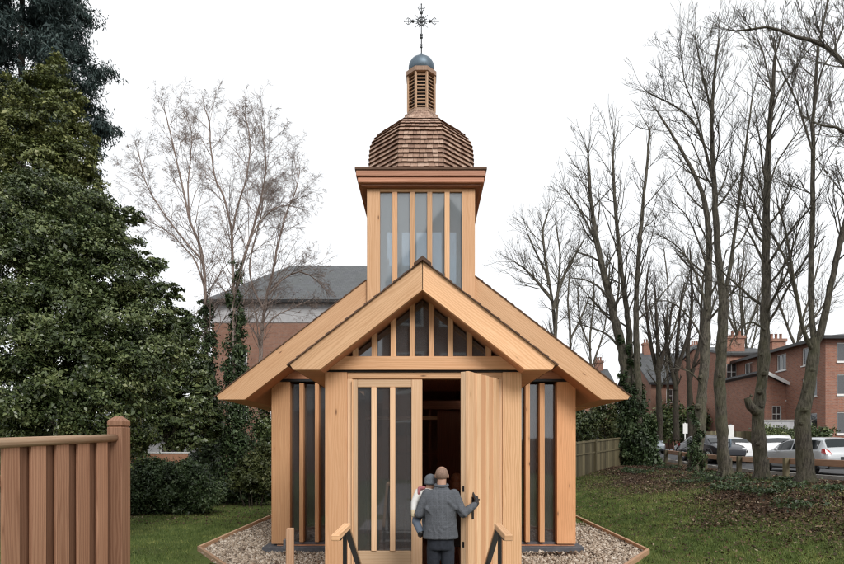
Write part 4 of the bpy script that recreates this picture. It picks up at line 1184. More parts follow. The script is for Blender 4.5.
# -- slim far trees
def far_tree(label, D, stems, nb=18, L=2.6, w=0.2, mat='bark', grp=None):
    t = treething(label, D, stems[0][0][0], stems[0][0][1], group=grp); tb = Tubes()
    for i, s in enumerate(stems): stem(tb, s, D + rng.uniform(-.5, .5), w * (1 if i == 0 else 0.65), 0.05, FAR, nb=nb, L=L, t0=0.3)
    tb.build('trunk', M[mat], t); return t
far_tree('small rounded bare tree far behind, just right of the chapel roof', 46, [[(557, 430), (556, 380), (555, 329), (549, 282), (537, 255), (528, 235)], [(555, 340), (558, 290), (560, 255), (556, 225)], [(553, 310), (562, 280), (575, 255), (584, 240)], [(552, 300), (540, 285), (526, 270), (515, 262)], [(549, 285), (545, 255), (543, 230), (548, 212)]], nb=18, L=3.4, w=0.22)
far_tree('thin bare sapling at the right eave of the chapel roof', 40, [[(572, 430), (571, 380), (570, 330), (568, 300), (570, 270)], [(570, 340), (580, 320), (588, 300)]], nb=12, L=2.0, w=0.12)
G2 = 'pollarded bare trees far behind the road'
for lab, D, st in (('pollarded bare tree with blunt upright limbs beside the ivy tree', 36, [[(660, 440), (659, 400), (658, 350), (656, 310), (655, 288)], [(659, 380), (650, 340), (646, 300), (648, 270)], [(659, 370), (668, 335), (672, 305)]]),
                   ('pollarded bare tree with close dark limbs between the ivy tree and leaning lime', 38, [[(676, 440), (676, 400), (677, 350), (680, 310), (684, 285)], [(676, 390), (668, 350), (664, 315)], [(677, 370), (688, 335), (692, 305)]]),
                   ('tall pollarded bare tree with forked top behind the leaning lime', 42, [[(690, 440), (690, 400), (688, 350), (692, 300), (690, 250)], [(690, 380), (700, 340), (702, 290), (706, 260)]])):
    far_tree(lab, D, st, nb=14, L=1.7, w=0.22, mat='bark_dark', grp=G2)
far_tree('bare tree behind the brick houses, thin twigs above the chimney', 56, [[(735, 430), (738, 380), (742, 330), (740, 290), (744, 250)], [(740, 350), (755, 310), (765, 280)], [(740, 340), (725, 310), (715, 285)]], nb=16, L=3.4, w=0.2)
far_tree('bare tree far behind at the right edge, twigs above the brick flats', 52, [[(792, 420), (795, 370), (800, 330), (812, 290), (820, 255)], [(797, 350), (785, 320), (776, 290)], [(800, 335), (820, 310), (836, 285)]], nb=16, L=3.4, w=0.2)

G3 = 'thin bare trees in the gardens beyond the road'
far_tree('thin bare tree beyond the road between the ivy tree and the leaning lime', 58, [[(668, 440), (668, 390), (666, 340), (668, 290), (664, 250)], [(667, 370), (654, 330), (648, 290)], [(667, 350), (680, 310), (690, 270)]], nb=22, L=4.2, w=0.16, grp=G3)
far_tree('thin bare tree beyond the road, twigs between the greenish and the straight dark limes', 50, [[(742, 440), (744, 390), (746, 340), (742, 300), (746, 265)], [(745, 370), (756, 330), (758, 295)], [(745, 355), (734, 320), (730, 285)]], nb=22, L=3.6, w=0.14, grp=G3)
far_tree('thin bare tree left of the ivy tree beyond the chapel roof, fine upright twigs', 52, [[(590, 430), (592, 390), (590, 340), (594, 300), (592, 262)], [(591, 370), (604, 330), (608, 296)], [(591, 350), (580, 320), (578, 290)]], nb=20, L=3.4, w=0.14, grp=G3)
# tree just outside the frame whose limb hangs in at the upper right corner
t = treething('thick bare limb of a tree outside the frame, reaching in at the upper right corner', 14, 920, 500); D = 14; tb = Tubes()
stem(tb, [(925, 520), (922, 420), (920, 300), (915, 200), (905, 120), (900, 60), (905, -40)], D, 0.38, 0.15, LIME, nb=8, L=2.2, sides=14, dcurve=0)
tb.build('trunk', M['bark'], t); tb = Tubes()
stem(tb, [(912, 165), (895, 125), (872, 92), (848, 68), (826, 47), (808, 40), (791, 35), (776, 29), (760, 27), (748, 30), (736, 31)], D, 0.13, 0.03, LIME, nb=16, L=1.3, dcurve=0.6)
stem(tb, [(908, 190), (880, 160), (856, 142), (838, 128), (820, 125)], D, 0.075, 0.04, LIME, nb=10, L=1.2)
tb.build('branch', M['bark'], t)

# -- birches at left
B = 'bare birches behind the left side of the chapel'
t = treething('leftmost bare birch with slim reddish stem, ivy on its lower trunk', 25, 207, 480, name='birch_tree', group=B); tb = Tubes(); D = 25
stem(tb, [(206, 505), (206, 440), (206, 380), (206, 330), (204, 270), (198, 240), (190, 222), (181, 180), (172, 140), (165, 112)], D, 0.17, 0.025, BIRCH, nb=34, L=3.0, t0=0.36, lev=3)
stem(tb, [(205, 290), (196, 262), (182, 245), (168, 232), (150, 222)], D, 0.06, 0.02, BIRCH, nb=14, L=2.0, lev=3)
stem(tb, [(203, 262), (180, 235), (158, 205), (145, 180), (138, 150)], D, 0.06, 0.02, BIRCH, nb=16, L=2.2, lev=3)
stem(tb, [(190, 222), (188, 190), (190, 160), (192, 138), (189, 120)], D, 0.05, 0.016, BIRCH, nb=14, L=2.0, lev=3)
tb.build('trunk', M['bark_birch'], t)
iv = []
for y, w in ((500, 12), (480, 12), (460, 11), (440, 10), (420, 9), (400, 9), (380, 8), (360, 7), (340, 6), (322, 5), (305, 4)):
    for _ in range(2):
        p = P(206 + rng.uniform(-4, 4), y + rng.uniform(-6, 6), 24.9); r = w * 1.3 * 25 / 563; iv.append((*p, r, r, r * 1.5))
leafcloud('ivy', iv, 18000, 0.13, M['leaf_ivy'], t, droop=0.6, sub=(9, 0.4))

t = treething('bare birch in the middle of the left group, dark ivy column up its trunk', 23, 234, 490, name='birch_tree', group=B); tb = Tubes(); D = 23
stem(tb, [(236, 505), (235, 450), (234, 390), (234, 330), (233, 270), (231, 230), (225, 200), (216, 180), (211, 150), (210, 128), (205, 108)], D, 0.15, 0.022, BIRCH, nb=34, L=2.8, t0=0.42, lev=3)
stem(tb, [(234, 300), (240, 272), (248, 245), (255, 222), (262, 195), (266, 165), (264, 146), (262, 126)], D, 0.085, 0.022, BIRCH, nb=28, L=2.6, lev=3, t0=.25)
stem(tb, [(248, 245), (258, 225), (270, 212), (284, 205), (298, 208)], D, 0.05, 0.016, BIRCH, nb=14, L=1.8, lev=3)
stem(tb, [(231, 235), (238, 205), (246, 180), (250, 150), (248, 126), (245, 116)], D, 0.055, 0.02, BIRCH, nb=20, L=2.2, lev=3)
tb.build('trunk', M['bark_birch'], t)
iv = []
for y, w in ((505, 15), (490, 15), (470, 14), (450, 13), (430, 12), (410, 12), (390, 11), (370, 9), (350, 8), (330, 7), (312, 6), (295, 5), (280, 4), (262, 3)):
    for _ in range(2):
        p = P(235 + rng.uniform(-4, 4), y + rng.uniform(-6, 6), 22.9); r = w * 1.3 * 23 / 563; iv.append((*p, r, r, r * 1.5))
leafcloud('ivy', iv, 24000, 0.11, M['leaf_ivy'], t, droop=0.6, sub=(9, 0.4))

t = treething('right hand bare birch whose arching twigs hang over the slate roof', 27, 262, 480, name='birch_tree', group=B); tb = Tubes(); D = 27
stem(tb, [(262, 500), (262, 420), (261, 360), (262, 330), (266, 300), (272, 275), (279, 240), (287, 212), (296, 190), (300, 172)], D, 0.18, 0.025, BIRCH, nb=32, L=3.0, t0=0.42, lev=3)
stem(tb, [(264, 310), (252, 285), (250, 262), (256, 235), (262, 210), (262, 180)], D, 0.07, 0.02, BIRCH, nb=16, L=2.6, lev=3)
stem(tb, [(268, 295), (282, 280), (296, 272), (312, 276), (324, 288)], D, 0.055, 0.018, BIRCH, nb=14, L=2.0, lev=3)
stem(tb, [(262, 330), (276, 316), (292, 308), (310, 300)], D, 0.05, 0.016, BIRCH, nb=10, L=1.8, lev=3)
stem(tb, [(262, 345), (250, 325), (243, 310), (238, 300)], D, 0.05, 0.016, BIRCH, nb=10, L=1.8, lev=3)
tb.build('trunk', M['bark_birch'], t)

# -- evergreen mass at left
def blob(px, py, D, rp, ry=None, rd=None):
    p = P(px, py, D); s = D / 563
    return (p[0], p[1], p[2], rp * s, (rd or rp * s * 0.9), (ry or rp) * s)
t = treething('towering dark blue green conifer with drooping sprays at the upper left', 24, 30, 470, name='conifer_tree')
tb = Tubes(); stem(tb, [(22, 500), (22, 300), (22, 100), (22, -60), (22, -190)], 24.3, 0.28, 0.1, LIME, nb=0); tb.build('trunk', M['bark_dark'], t)
cl = []
for i in range(210):
    y = rng.uniform(-200, 210) if i % 2 else rng.uniform(-70, 150); rad = np.interp(y, [-200, -60, 0, 60, 130, 210], [10, 46, 60, 74, 86, 86])
    a = rng.uniform(0, 2 * np.pi); rr = rad * (rng.uniform(0.15, 1.0) ** 0.6)
    p = P(24 + rr * math.cos(a), y + 10 * rr / rad, 24 + rr * math.sin(a) * 24 / 563)
    w = rng.uniform(13, 22) * 24 / 563
    cl.append((p[0], p[1], p[2], w, w, w * 0.5))
leafcloud('crown', cl, 190000, 0.16, M['leaf_conifer'], t, droop=1.2, aspect=0.26, sub=(16, 0.36), shell=0.2)
t = treething('yellow green evergreen tree with pointed crown in front of the dark conifer', 17.5, 55, 480, name='evergreen_tree')
tb = Tubes(); stem(tb, [(50, 500), (50, 400), (48, 280), (46, 190)], 17.8, 0.3, 0.05, LIME, nb=6, L=0.8); tb.build('trunk', M['bark_dark'], t)
cl = [blob(52, 70, 17.5, 13, 18), blob(40, 92, 17.4, 18), blob(68, 98, 17.6, 14), blob(14, 100, 17.6, 20), blob(52, 120, 17.2, 24), blob(80, 135, 17.8, 15), blob(18, 135, 17.2, 26), blob(74, 160, 17.4, 22), blob(40, 165, 17.0, 28), blob(4, 170, 17.2, 26), blob(92, 190, 17.8, 14), blob(66, 198, 17.1, 26), blob(24, 205, 17.0, 30), blob(98, 220, 17.6, 18), blob(78, 242, 17.3, 26), blob(106, 252, 17.8, 16), blob(44, 245, 17.2, 32), blob(-4, 215, 17.4, 34)]
leafcloud('crown', cl, 105000, 0.088, M['leaf_green'], t, sub=(34, 0.30), flatk=0.5, upk=0.6)
t = treething('huge dark glossy holly filling the left side behind the board fence', 12.5, 60, 500, name='holly_tree')
tb = Tubes(); stem(tb, [(60, 520), (62, 440), (66, 360), (70, 280)], 12.8, 0.2, 0.06, LIME, nb=6, L=1.2); tb.build('trunk', M['bark_dark'], t)
cl = [blob(40, 205, 12.6, 34), blob(85, 215, 12.8, 32), blob(5, 225, 12.4, 36), blob(115, 235, 13, 24), blob(60, 250, 12.2, 40), blob(15, 275, 12.0, 42), blob(105, 270, 12.6, 38), blob(140, 285, 13, 22), blob(60, 310, 11.9, 44), blob(115, 320, 12.3, 40), blob(10, 335, 11.7, 46), blob(155, 320, 12.9, 22), blob(75, 365, 11.8, 46), blob(130, 370, 12.3, 38), blob(20, 390, 11.7, 46), blob(100, 405, 12.0, 40), blob(150, 345, 12.6, 30), blob(55, 420, 11.9, 38), blob(20, 450, 12.2, 40), blob(95, 450, 12.4, 34), blob(130, 435, 12.8, 24), blob(0, 440, 12.6, 34), blob(150, 262, 13.2, 15, 9), blob(166, 292, 13.2, 16, 9), blob(128, 215, 13.2, 14, 9), blob(182, 335, 13.4, 16, 10), blob(196, 372, 13.4, 14, 10), blob(190, 410, 13.2, 15, 12)]
leafcloud('crown', cl, 215000, 0.070, M['leaf_dark'], t, sub=(38, 0.27), flatk=0.62, upk=0.6)
t = treething('dark laurel reaching right of the timber post, its leaves hiding the pale wall', 20.7, 170, 500, name='laurel_shrub')
tb = Tubes(); stem(tb, [(172, 505), (170, 470), (168, 420), (165, 370)], 20.7, 0.12, 0.04, LIME, nb=6, L=1.0); stem(tb, [(172, 505), (180, 460), (186, 420)], 20.7, 0.08, 0.03, LIME, nb=5, L=0.9); tb.build('trunk', M['bark_dark'], t)
cl = [blob(165, 350, 20.7, 26), blob(185, 365, 21.0, 20), blob(150, 385, 20.4, 30), blob(190, 392, 20.8, 24), blob(165, 415, 20.4, 28), blob(200, 415, 21.0, 18), blob(140, 425, 20.2, 24), blob(186, 435, 20.7, 18), blob(205, 392, 21.2, 12), blob(178, 330, 21.0, 20.2), blob(212, 425, 21.4, 12, 20.2)]
leafcloud('crown', cl, 60000, 0.125, M['leaf_dark'], t, sub=(30, 0.30), flatk=0.45, upk=0.8)
# hedges and shrubs
def shrub(name, label, D, cl, n, size, mat, cat='shrub', grp=None):
    c = np.array(cl); cx, cyy = c[:, 0].mean(), c[:, 1].mean()
    t = thing(name, label, cat, (cx, cyy, float(ground_h(cx, cyy))), grp)
    tb = Tubes()
    for q in cl:
        b0 = np.array([cx + (q[0] - cx) * 0.5, cyy + (q[1] - cyy) * .5, float(ground_h(cx, cyy)) - .05]); tb.add(dense([b0, (b0 + np.array(q[:3])) / 2 + rng.normal(0, .05, 3), np.array(q[:3])], 6), np.linspace(0.035, 0.012, 6), 5)
    tb.build('stem', M['bark_dark'], t)
    leafcloud('foliage', cl, n, size, M[mat], t, sub=(18, 0.36), shell=0.4)
    return t
shrub('hedge', 'low dark blue green hedge below the brown plank fence', 18.5, [blob(x, 482 + rng.uniform(-4, 4), 18.5 + rng.uniform(-.3, .3), 16, 19) for x in (138, 152, 166, 180, 194)] + [blob(x, 468, 18.7, 12, 10) for x in (142, 158, 174, 190)] + [blob(x, 494, 18.4, 16, 13) for x in (128, 144, 160, 176, 192, 208)] + [blob(x, 505, 18.5, 13, 9) for x in (134, 150, 166, 182, 198)], 60000, 0.075, 'leaf_ivy', 'hedge')
shrub('spreading_shrub', 'yellow green shrub at the foot of the ivy clad birch, left of the timber wall', 21, [blob(246, 468, 21, 12), blob(260, 462, 21.3, 14, 16), blob(252, 482, 20.8, 14, 10), blob(268, 478, 21, 12), blob(238, 480, 20.8, 9)], 9000, 0.10, 'leaf_shrub')
shrub('dark_bush', 'tall dark evergreen bush tight behind the left corner of the chapel', 24, [blob(264, 400, 24, 10, 16), blob(266, 425, 24, 11, 16), blob(264, 448, 24, 11, 16), blob(272, 380, 24.3, 9, 12)], 8000, 0.12, 'leaf_dark')
shrub('ivy_mound', 'low mound of dark ivy between the birches on the left lawn', 22, [blob(x, 492 + rng.uniform(-3, 3), 21.5, 14, 8) for x in (205, 220, 235, 250, 265)], 7000, 0.09, 'leaf_ivy')
shrub('holly_bush', 'dark holly bush behind the right eave, above the mossy fence', 31, [blob(580, 425, 33, 10, 9), blob(592, 420, 33.4, 9), blob(585, 434, 33, 9, 7), blob(576, 412, 33, 8)], 6000, 0.14, 'leaf_dark')
shrub('pale_bush', 'pale twiggy bush between the holly bush and the ivy tree', 34, [blob(612, 425, 34, 12), blob(602, 412, 34, 11), blob(618, 410, 34, 9)], 4500, 0.13, 'leaf_shrub')
shrub('road_hedge', 'dark hedge behind the parked cars, below the far houses', 50, [blob(x, 425 + rng.uniform(-5, 5), 50 + rng.uniform(-1, 1), 13, 16) for x in np.arange(650, 700, 8)], 9000, 0.24, 'leaf_dark', 'hedge')
shrub('far_hedge', 'far dark hedge line showing in the gap above the mossy fence', 48, [blob(x, 430 + rng.uniform(-4, 4), 48 + rng.uniform(-1, 1), 11, 12) for x in np.arange(556, 650, 9)], 11000, 0.24, 'leaf_shrub', 'hedge')
shrub('garden_hedge', 'clipped hedge in front of the brick flats, behind the silver estate car', 33, [blob(x, 434, 33 + rng.uniform(-.4, .4), 9, 8) for x in np.arange(762, 830, 8)], 8000, 0.13, 'leaf_dark', 'hedge')
# undergrowth on the bank : small ivy plants
n = 0
cl = []
for x, y, D in ((770, 492, 15), (790, 488, 15.4), (835, 490, 14), (700, 482, 21), (742, 488, 17.5), (668, 470, 27), (724, 492, 17), (800, 500, 13)):
    p = P(x, y, D); z = float(ground_h(p[0], p[1])); cl.append((p[0], p[1], z + 0.08, 0.75, 0.7, 0.14))
for _ in range(18):
    x, y = rng.uniform(9, 12.2), rng.uniform(11, 28); cl.append((x, y, float(ground_h(x, y)) + 0.06, rng.uniform(.3, .8), rng.uniform(.3, .8), 0.10))
struct(leafcloud('ground_ivy', cl, 8500, 0.075, M['leaf_ivy'], None, sub=(16, 0.4), shell=0.1), 'stuff')
# ================================================================== BUILDINGS
def holewall(mb, o, u, n, W, Hh, holes, thick=0.25):
    """wall face with rectangular openings (a0,a1,z0,z1) and their reveals"""
    o = np.array(o, float); u = np.array(u, float); n = np.array(n, float)
    xs = sorted({0, W} | {h[0] for h in holes} | {h[1] for h in holes}); zs = sorted({0, Hh} | {h[2] for h in holes} | {h[3] for h in holes})
    pt = lambda a, z, d=0.0: tuple(o + u * a + Z * z - n * d)
    tn = (0.5, 0.5); vs = []; fs = []
    for i in range(len(xs) - 1):
        for j in range(len(zs) - 1):
            a, b2, c, d = xs[i], xs[i + 1], zs[j], zs[j + 1]
            if any(h[0] <= a + 1e-6 and h[1] >= b2 - 1e-6 and h[2] <= c + 1e-6 and h[3] >= d - 1e-6 for h in holes): continue
            k = len(vs); vs += [pt(a, c), pt(b2, c), pt(b2, d), pt(a, d)]; fs.append((k, k + 1, k + 2, k + 3))
    for a, b2, c, d in holes:
        for p, q in (((a, c), (b2, c)), ((b2, c), (b2, d)), ((b2, d), (a, d)), ((a, d), (a, c))):
            k = len(vs); vs += [pt(*p), pt(*q), pt(*q, thick), pt(*p, thick)]; fs.append((k, k + 1, k + 2, k + 3))
    mb.add(vs, fs, tuple(u), tn)
def window_in(par, o, u, n, h, bars=(1, 1), window_backing=False):
    o = np.array(o, float); u = np.array(u, float); n = np.array(n, float); a, b2, c, d = h
    f = MB(); w = 0.07
    ax = (u, n, Z)
    f.obox(o, ax, (a, a + w), (-0.14, -0.07), (c, d)); f.obox(o, ax, (b2 - w, b2), (-0.14, -0.07), (c, d))
    f.obox(o, ax, (a + w, b2 - w), (-0.14, -0.07), (c, c + w)); f.obox(o, ax, (a + w, b2 - w), (-0.14, -0.07), (d - w, d))
    for i in range(1, bars[0]):
        x = a + (b2 - a) * i / bars[0]; f.obox(o, ax, (x - 0.03, x + 0.03), (-0.135, -0.075), (c + w, d - w))
    for i in range(1, bars[1]):
        z = c + (d - c) * i / bars[1]; f.obox(o, ax, (a + w, b2 - w), (-0.132, -0.078), (z - 0.025, z + 0.025))
    f.obox(o, ax, (a - 0.05, b2 + 0.05), (-0.06, 0.06), (c - 0.08, c - 0.003))
    fr = f.build('window', M['white_paint'], par)
    g_ = MB(); g_.obox(o, ax, (a + 0.01, b2 - 0.01), (-0.115, -0.105), (c + 0.01, d - 0.01)); g_.build('pane', M['glass_far'], fr)
    k = MB(); k.obox(o, ax, (a + 0.005, b2 - 0.005), (-0.245, -0.235), (c, d)); k.build('window_backing', M['window_backing'] if window_backing else M['dark_room'], fr)  # uncurtained windows get a dark sheet standing for the unlit room

def house(label, x0, y0, x1, y1, z0, ze, wins, wallmat, roof_h, roof='hip', over=0.35, name='brick_house', cat='house', roofmat='slate', ridge='x', wside=(), grp=None, band=None):
    """box house; wins: front openings (a0,a1,z0,z1) measured from the front left corner and from z0"""
    hs = thing(name, label, cat, ((x0 + x1) / 2, y0, z0), grp)
    W, Dp, Hh = x1 - x0, y1 - y0, ze - z0
    w = MB(); holewall(w, (x0, y0, z0), (1, 0, 0), (0, -1, 0), W, Hh, [h[:4] for h in wins])
    holewall(w, (x0, y1, z0), (0, -1, 0), (-1, 0, 0), Dp, Hh, [h[:4] for h in wside]); holewall(w, (x1, y0, z0), (0, 1, 0), (1, 0, 0), Dp, Hh, []); holewall(w, (x1, y1, z0), (-1, 0, 0), (0, 1, 0), W, Hh, [])
    if roof == 'gable_x' :   # gable triangles on x ends
        for x in (x0, x1): w.add([(x, y0, ze), (x, y1, ze), (x, (y0 + y1) / 2, ze + roof_h)], [(0, 1, 2)], (0, 1, 0))
    if roof == 'gable_y':
        for y in (y0, y1): w.add([(x0, y, ze), (x1, y, ze), ((x0 + x1) / 2, y, ze + roof_h)], [(0, 1, 2)], (1, 0, 0))
    w.build('wall', wallmat, hs)
    if band:
        q = MB(); q.box(x0 - 0.03, x1 + 0.03, y0 - 0.04, y0 - 0.005, band[0], band[1], (1, 0, 0)); q.box(x0 - 0.04, x0 - 0.005, y0 - 0.04, y1, band[0], band[1], (0, 1, 0)); q.build('render_band', M['render_wall'], hs)
    for h in wins: window_in(hs, (x0, y0, z0), (1, 0, 0), (0, -1, 0), h[:4], h[4] if len(h) > 4 else (2, 1), h[5] if len(h) > 5 else False)
    for h in wside: window_in(hs, (x0, y1, z0), (0, -1, 0), (-1, 0, 0), h[:4], h[4] if len(h) > 4 else (2, 1), h[5] if len(h) > 5 else False)
    X0_, X1_, Y0_, Y1_ = x0 - over, x1 + over, y0 - over, y1 + over; ym = (y0 + y1) / 2; xm = (x0 + x1) / 2
    r = MB(); zt = ze + roof_h; zl = ze - 0.02
    if roof == 'hip':
        hh = min((Y1_ - Y0_) / 2, (X1_ - X0_) / 2 - 0.2)
        v = [(X0_, Y0_, zl), (X1_, Y0_, zl), (X1_, Y1_, zl), (X0_, Y1_, zl), (X0_ + hh, ym, zt), (X1_ - hh, ym, zt)]
        r.add(v, [(0, 1, 5, 4), (2, 3, 4, 5), (1, 2, 5), (3, 0, 4), (3, 2, 1, 0)], (1, 0, 0), (.5, .5))
    elif roof == 'gable_x':
        v = [(X0_, Y0_, zl), (X1_, Y0_, zl), (X1_, Y1_, zl), (X0_, Y1_, zl), (X0_, ym, zt), (X1_, ym, zt)]
        v += [(p[0], p[1], p[2] + 0.16) for p in v]
        r.add(v, [(6, 7, 11, 10), (8, 9, 10, 11), (1, 0, 4, 5), (3, 2, 5, 4), (0, 1, 7, 6), (2, 3, 9, 8), (0, 6, 10, 4), (3, 4, 10, 9), (1, 5, 11, 7), (2, 8, 11, 5)], (1, 0, 0), (.5, .5))
    elif roof == 'gable_y':
        v = [(X0_, Y0_, zl), (X0_, Y1_, zl), (X1_, Y1_, zl), (X1_, Y0_, zl), (xm, Y0_, zt), (xm, Y1_, zt)]
        v += [(p[0], p[1], p[2] + 0.16) for p in v]
        r.add(v, [(6, 10, 11, 7), (8, 11, 10, 9), (0, 1, 5, 4), (2, 3, 4, 5), (1, 0, 6, 7), (3, 2, 8, 9), (0, 4, 10, 6), (4, 3, 9, 10), (1, 7, 11, 5), (5, 11, 8, 2)], (0, 1, 0), (.5, .5))
    elif roof == 'shed':   # falls to the right
        v = [(X0_, Y0_, zt), (X1_, Y0_, zl), (X1_, Y1_, zl), (X0_, Y1_, zt)]; v += [(p[0], p[1], p[2] + 0.15) for p in v]
        r.add(v, [(4, 5, 6, 7), (3, 2, 1, 0), (0, 1, 5, 4), (1, 2, 6, 5), (2, 3, 7, 6), (3, 0, 4, 7)], (0, 1, 0), (.5, .5))
    ro = r.build('roof', M[roofmat], hs)
    e = MB()
    if roof in ('hip', 'gable_x'):
        e.box(X0_ + .02, X1_ - .02, Y0_ - 0.06, Y0_ - 0.005, zl - 0.16, zl + 0.05, (1, 0, 0)); 
    if roof == 'hip': e.box(X0_ - 0.06, X0_ - 0.005, Y0_ - .05, Y1_, zl - 0.16, zl + 0.05, (0, 1, 0))
    if len(e.v): e.build('gutter', M['black_steel'], hs)
    return hs, ro
def chimney(par, x, y, zb, zt, w=0.9, d=0.6, mat=None):
    q = MB(); q.box(x - w / 2, x + w / 2, y - d / 2, y + d / 2, zb, zt - 0.25, (1, 0, 0)); q.box(x - w / 2 - 0.08, x + w / 2 + 0.08, y - d / 2 - .08, y + d / 2 + .08, zt - 0.248, zt, (1, 0, 0)); ch = q.build('chimney', mat or M['brick_red'], par)
    for dx in np.linspace(-w / 2 + 0.18, w / 2 - 0.18, 3):
        p = MB(); p.lathe([(0.11, 0), (0.13, 0.05), (0.10, 0.1), (0.10, 0.42), (0.13, 0.45)], (x + dx, y, zt), 10); p.build('chimney_pot', M['brick_red'], ch)

# left : long brick block with slate hip roof
wn = []
for i in range(6):
    a = 1.2 + i * 2.9; wn += [(a, a + 1.3, 1.0, 2.6), (a, a + 1.3, 4.2, 5.9), (a, a + 1.3, 7.3, 9.0)]
hs, ro = house('long brick building with grey slate hip roof and pale band under the eaves, behind birches', -15.2, 40, 4.0, 49, 0.0, 12.55, wn, M['brick_brown'], 4.0, 'hip', over=0.5, name='brick_building', cat='building', band=(11.05, 12.4))
chimney(ro, -3.5, 45.2, 15.5, 17.2)
# pale low building glimpsed through the laurel
hs, _ = house('pale low outbuilding glimpsed white through the laurel leaves', -19, 27, -11.2, 31, 0, 2.9, [(4.0, 5.2, 0.9, 2.2), (6.2, 7.2, 0.9, 2.2)], M['render_wall'], 0.9, 'gable_x', name='outbuilding', cat='outbuilding')
# iron railing below the brick wall
ir = thing('iron_railing', 'dark iron railing in front of the left brick building', 'railing', (-11.5, 33, 0))
q = MB(); q.box(-15, -8, 33.0, 33.04, 2.15, 2.2, (1, 0, 0)); q.box(-15, -8, 33.0, 33.04, 0.3, 0.35, (1, 0, 0)); q.build('cross_rail', M['black_steel'], ir)
q = MB()
for x in np.arange(-15, -8, 0.16): q.box(x - 0.012, x + 0.012, 33.008, 33.032, 0, 2.45)
q.build('bars', M['black_steel'], ir)

# right : flats at the edge of the picture
z0 = 1.6
def row(a, b, zs, cur=False): return [(a, b, z[0] - z0, z[1] - z0, (2, 1), cur) for z in zs]
zs = [(3.05, 4.5), (5.6, 6.95), (7.75, 9.0)]
hs, ro = house('three storey red brick flats with white windows at the right edge', 25.9, 36.5, 44, 47, z0, 9.35, row(0.75, 3.0, zs, True) + row(4.5, 6.8, zs) + row(8.5, 10.8, zs), M['brick_red'], 1.3, 'hip', over=0.45, name='brick_flats', cat='flats', wside=[(8.2, 9.7, 4.0, 5.3), (8.2, 9.7, 6.2, 7.4), (8.2, 9.7, 1.5, 2.9), (5.4, 6.5, 4.0, 5.3), (5.4, 6.5, 6.2, 7.4), (3.4, 4.5, 6.2, 7.4), (3.4, 4.5, 4.0, 5.3), (1.2, 2.3, 6.2, 7.4)])
hs, ro = house('recessed brick wing between the flats and the gabled house, with slate eaves', 26.6, 43, 30.2, 52, z0, 8.5, [(0.35, 1.25, 5.3, 6.6, (2, 2)), (0.35, 1.25, 2.6, 4.0, (2, 2)), (1.9, 2.8, 5.3, 6.6, (2, 2)), (1.9, 2.8, 2.6, 4.0, (2, 2))], M['brick_red'], 1.3, 'hip', over=0.4, name='brick_wing', cat='house')
chimney(hs, 28.6, 46, 8.4, 11.0, 1.1, 0.8)
hs, ro = house('tall red brick house with parapet and one small white window high up', 24.6, 47, 29.2, 56, z0, 10.0, [(2.3, 3.1, 7.0, 8.4, (2, 2)), (0.5, 1.4, 3.5, 5.0, (2, 2)), (0.5, 1.4, 6.2, 7.6, (2, 2)), (2.3, 3.1, 3.5, 5.0, (2, 2))], M['brick_red'], 1.2, 'gable_x', over=0.15)
chimney(hs, 26.0, 47.8, 9.9, 11.6, 1.6, 0.9)
hs, ro = house('lower brick gable wing with slate roof falling to the right beside the tall house', 24.4, 40.5, 27.3, 46.5, z0, 5.9, [(0.5, 1.2, 2.4, 3.6, (2, 2)), (1.7, 2.4, 2.4, 3.6, (2, 2))], M['brick_red'], 1.7, 'shed', over=0.3, name='brick_annexe', cat='house')
q = MB(); q.prism([(24.4, 5.9), (27.3, 5.9), (24.4, 7.45)], 40.52, 46.4, (1, 0, 0)); q.build('upper_wall', M['brick_red'], hs)
q = MB(); q.prism([(24.1, 7.50), (27.62, 5.78), (27.62, 6.02), (24.1, 7.76)], 40.10, 40.17, (1, 0, 0)); q.build('bargeboard', M['white_paint'], hs)
hs, ro = house('gabled brown brick house far left of the road, with paired white windows', 24.0, 60, 32.0, 70, z0 + .4, 9.0, [(1.6, 3.0, 2.6, 4.2, (2, 2)), (1.6, 3.0, 5.0, 6.4, (2, 2)), (5.5, 6.8, 2.6, 4.2, (2, 2)), (5.5, 6.8, 5.0, 6.4, (2, 2))], M['brick_brown'], 3.9, 'gable_x', over=0.4)
q = MB(); holewall(q, (26.6, 59.0, z0 + .4), (1, 0, 0), (0, -1, 0), 3.2, 8.4, [(0.8, 2.4, 2.6, 4.2), (0.8, 2.4, 5.0, 6.6)]); q.add([(26.6, 59.0, 10.4), (29.8, 59.0, 10.4), (28.2, 59.0, 12.4)], [(0, 1, 2)], (1, 0, 0), (.5, .5)); q.box(26.6, 26.8, 59.01, 60, 2, 10.4); q.box(29.6, 29.8, 59.01, 60, 2, 10.4); q.build('front_gable', M['brick_red'], hs)
for hw in ((0.8, 2.4, 2.6, 4.2), (0.8, 2.4, 5.0, 6.6)): window_in(hs, (26.6, 59.0, z0 + .4), (1, 0, 0), (0, -1, 0), hw, (2, 2))
q = MB(); q.prism([(26.3, 10.2), (28.2, 12.6), (28.2, 12.9), (26.1, 10.2)], 58.7, 64, (0, 1, 0)); q.prism([(30.1, 10.2), (30.3, 10.2), (28.2, 12.9), (28.2, 12.6)], 58.7, 64, (0, 1, 0)); q.build('gable_roof', M['slate'], hs)
chimney(ro, 25.5, 65, 12.4, 14.2); chimney(ro, 31, 65, 12.4, 14.0)
hs, ro = house('distant brick house seen in the gap between the chapel eave and the ivy tree', 15.5, 62, 21.0, 70, z0, 8.0, [(0.8, 2.0, 4.4, 5.8, (2, 2)), (3.2, 4.4, 4.4, 5.8, (2, 2)), (0.8, 2.0, 1.4, 2.8, (2, 2)), (3.2, 4.4, 1.4, 2.8, (2, 2))], M['brick_red'], 3.2, 'gable_x', over=0.3)
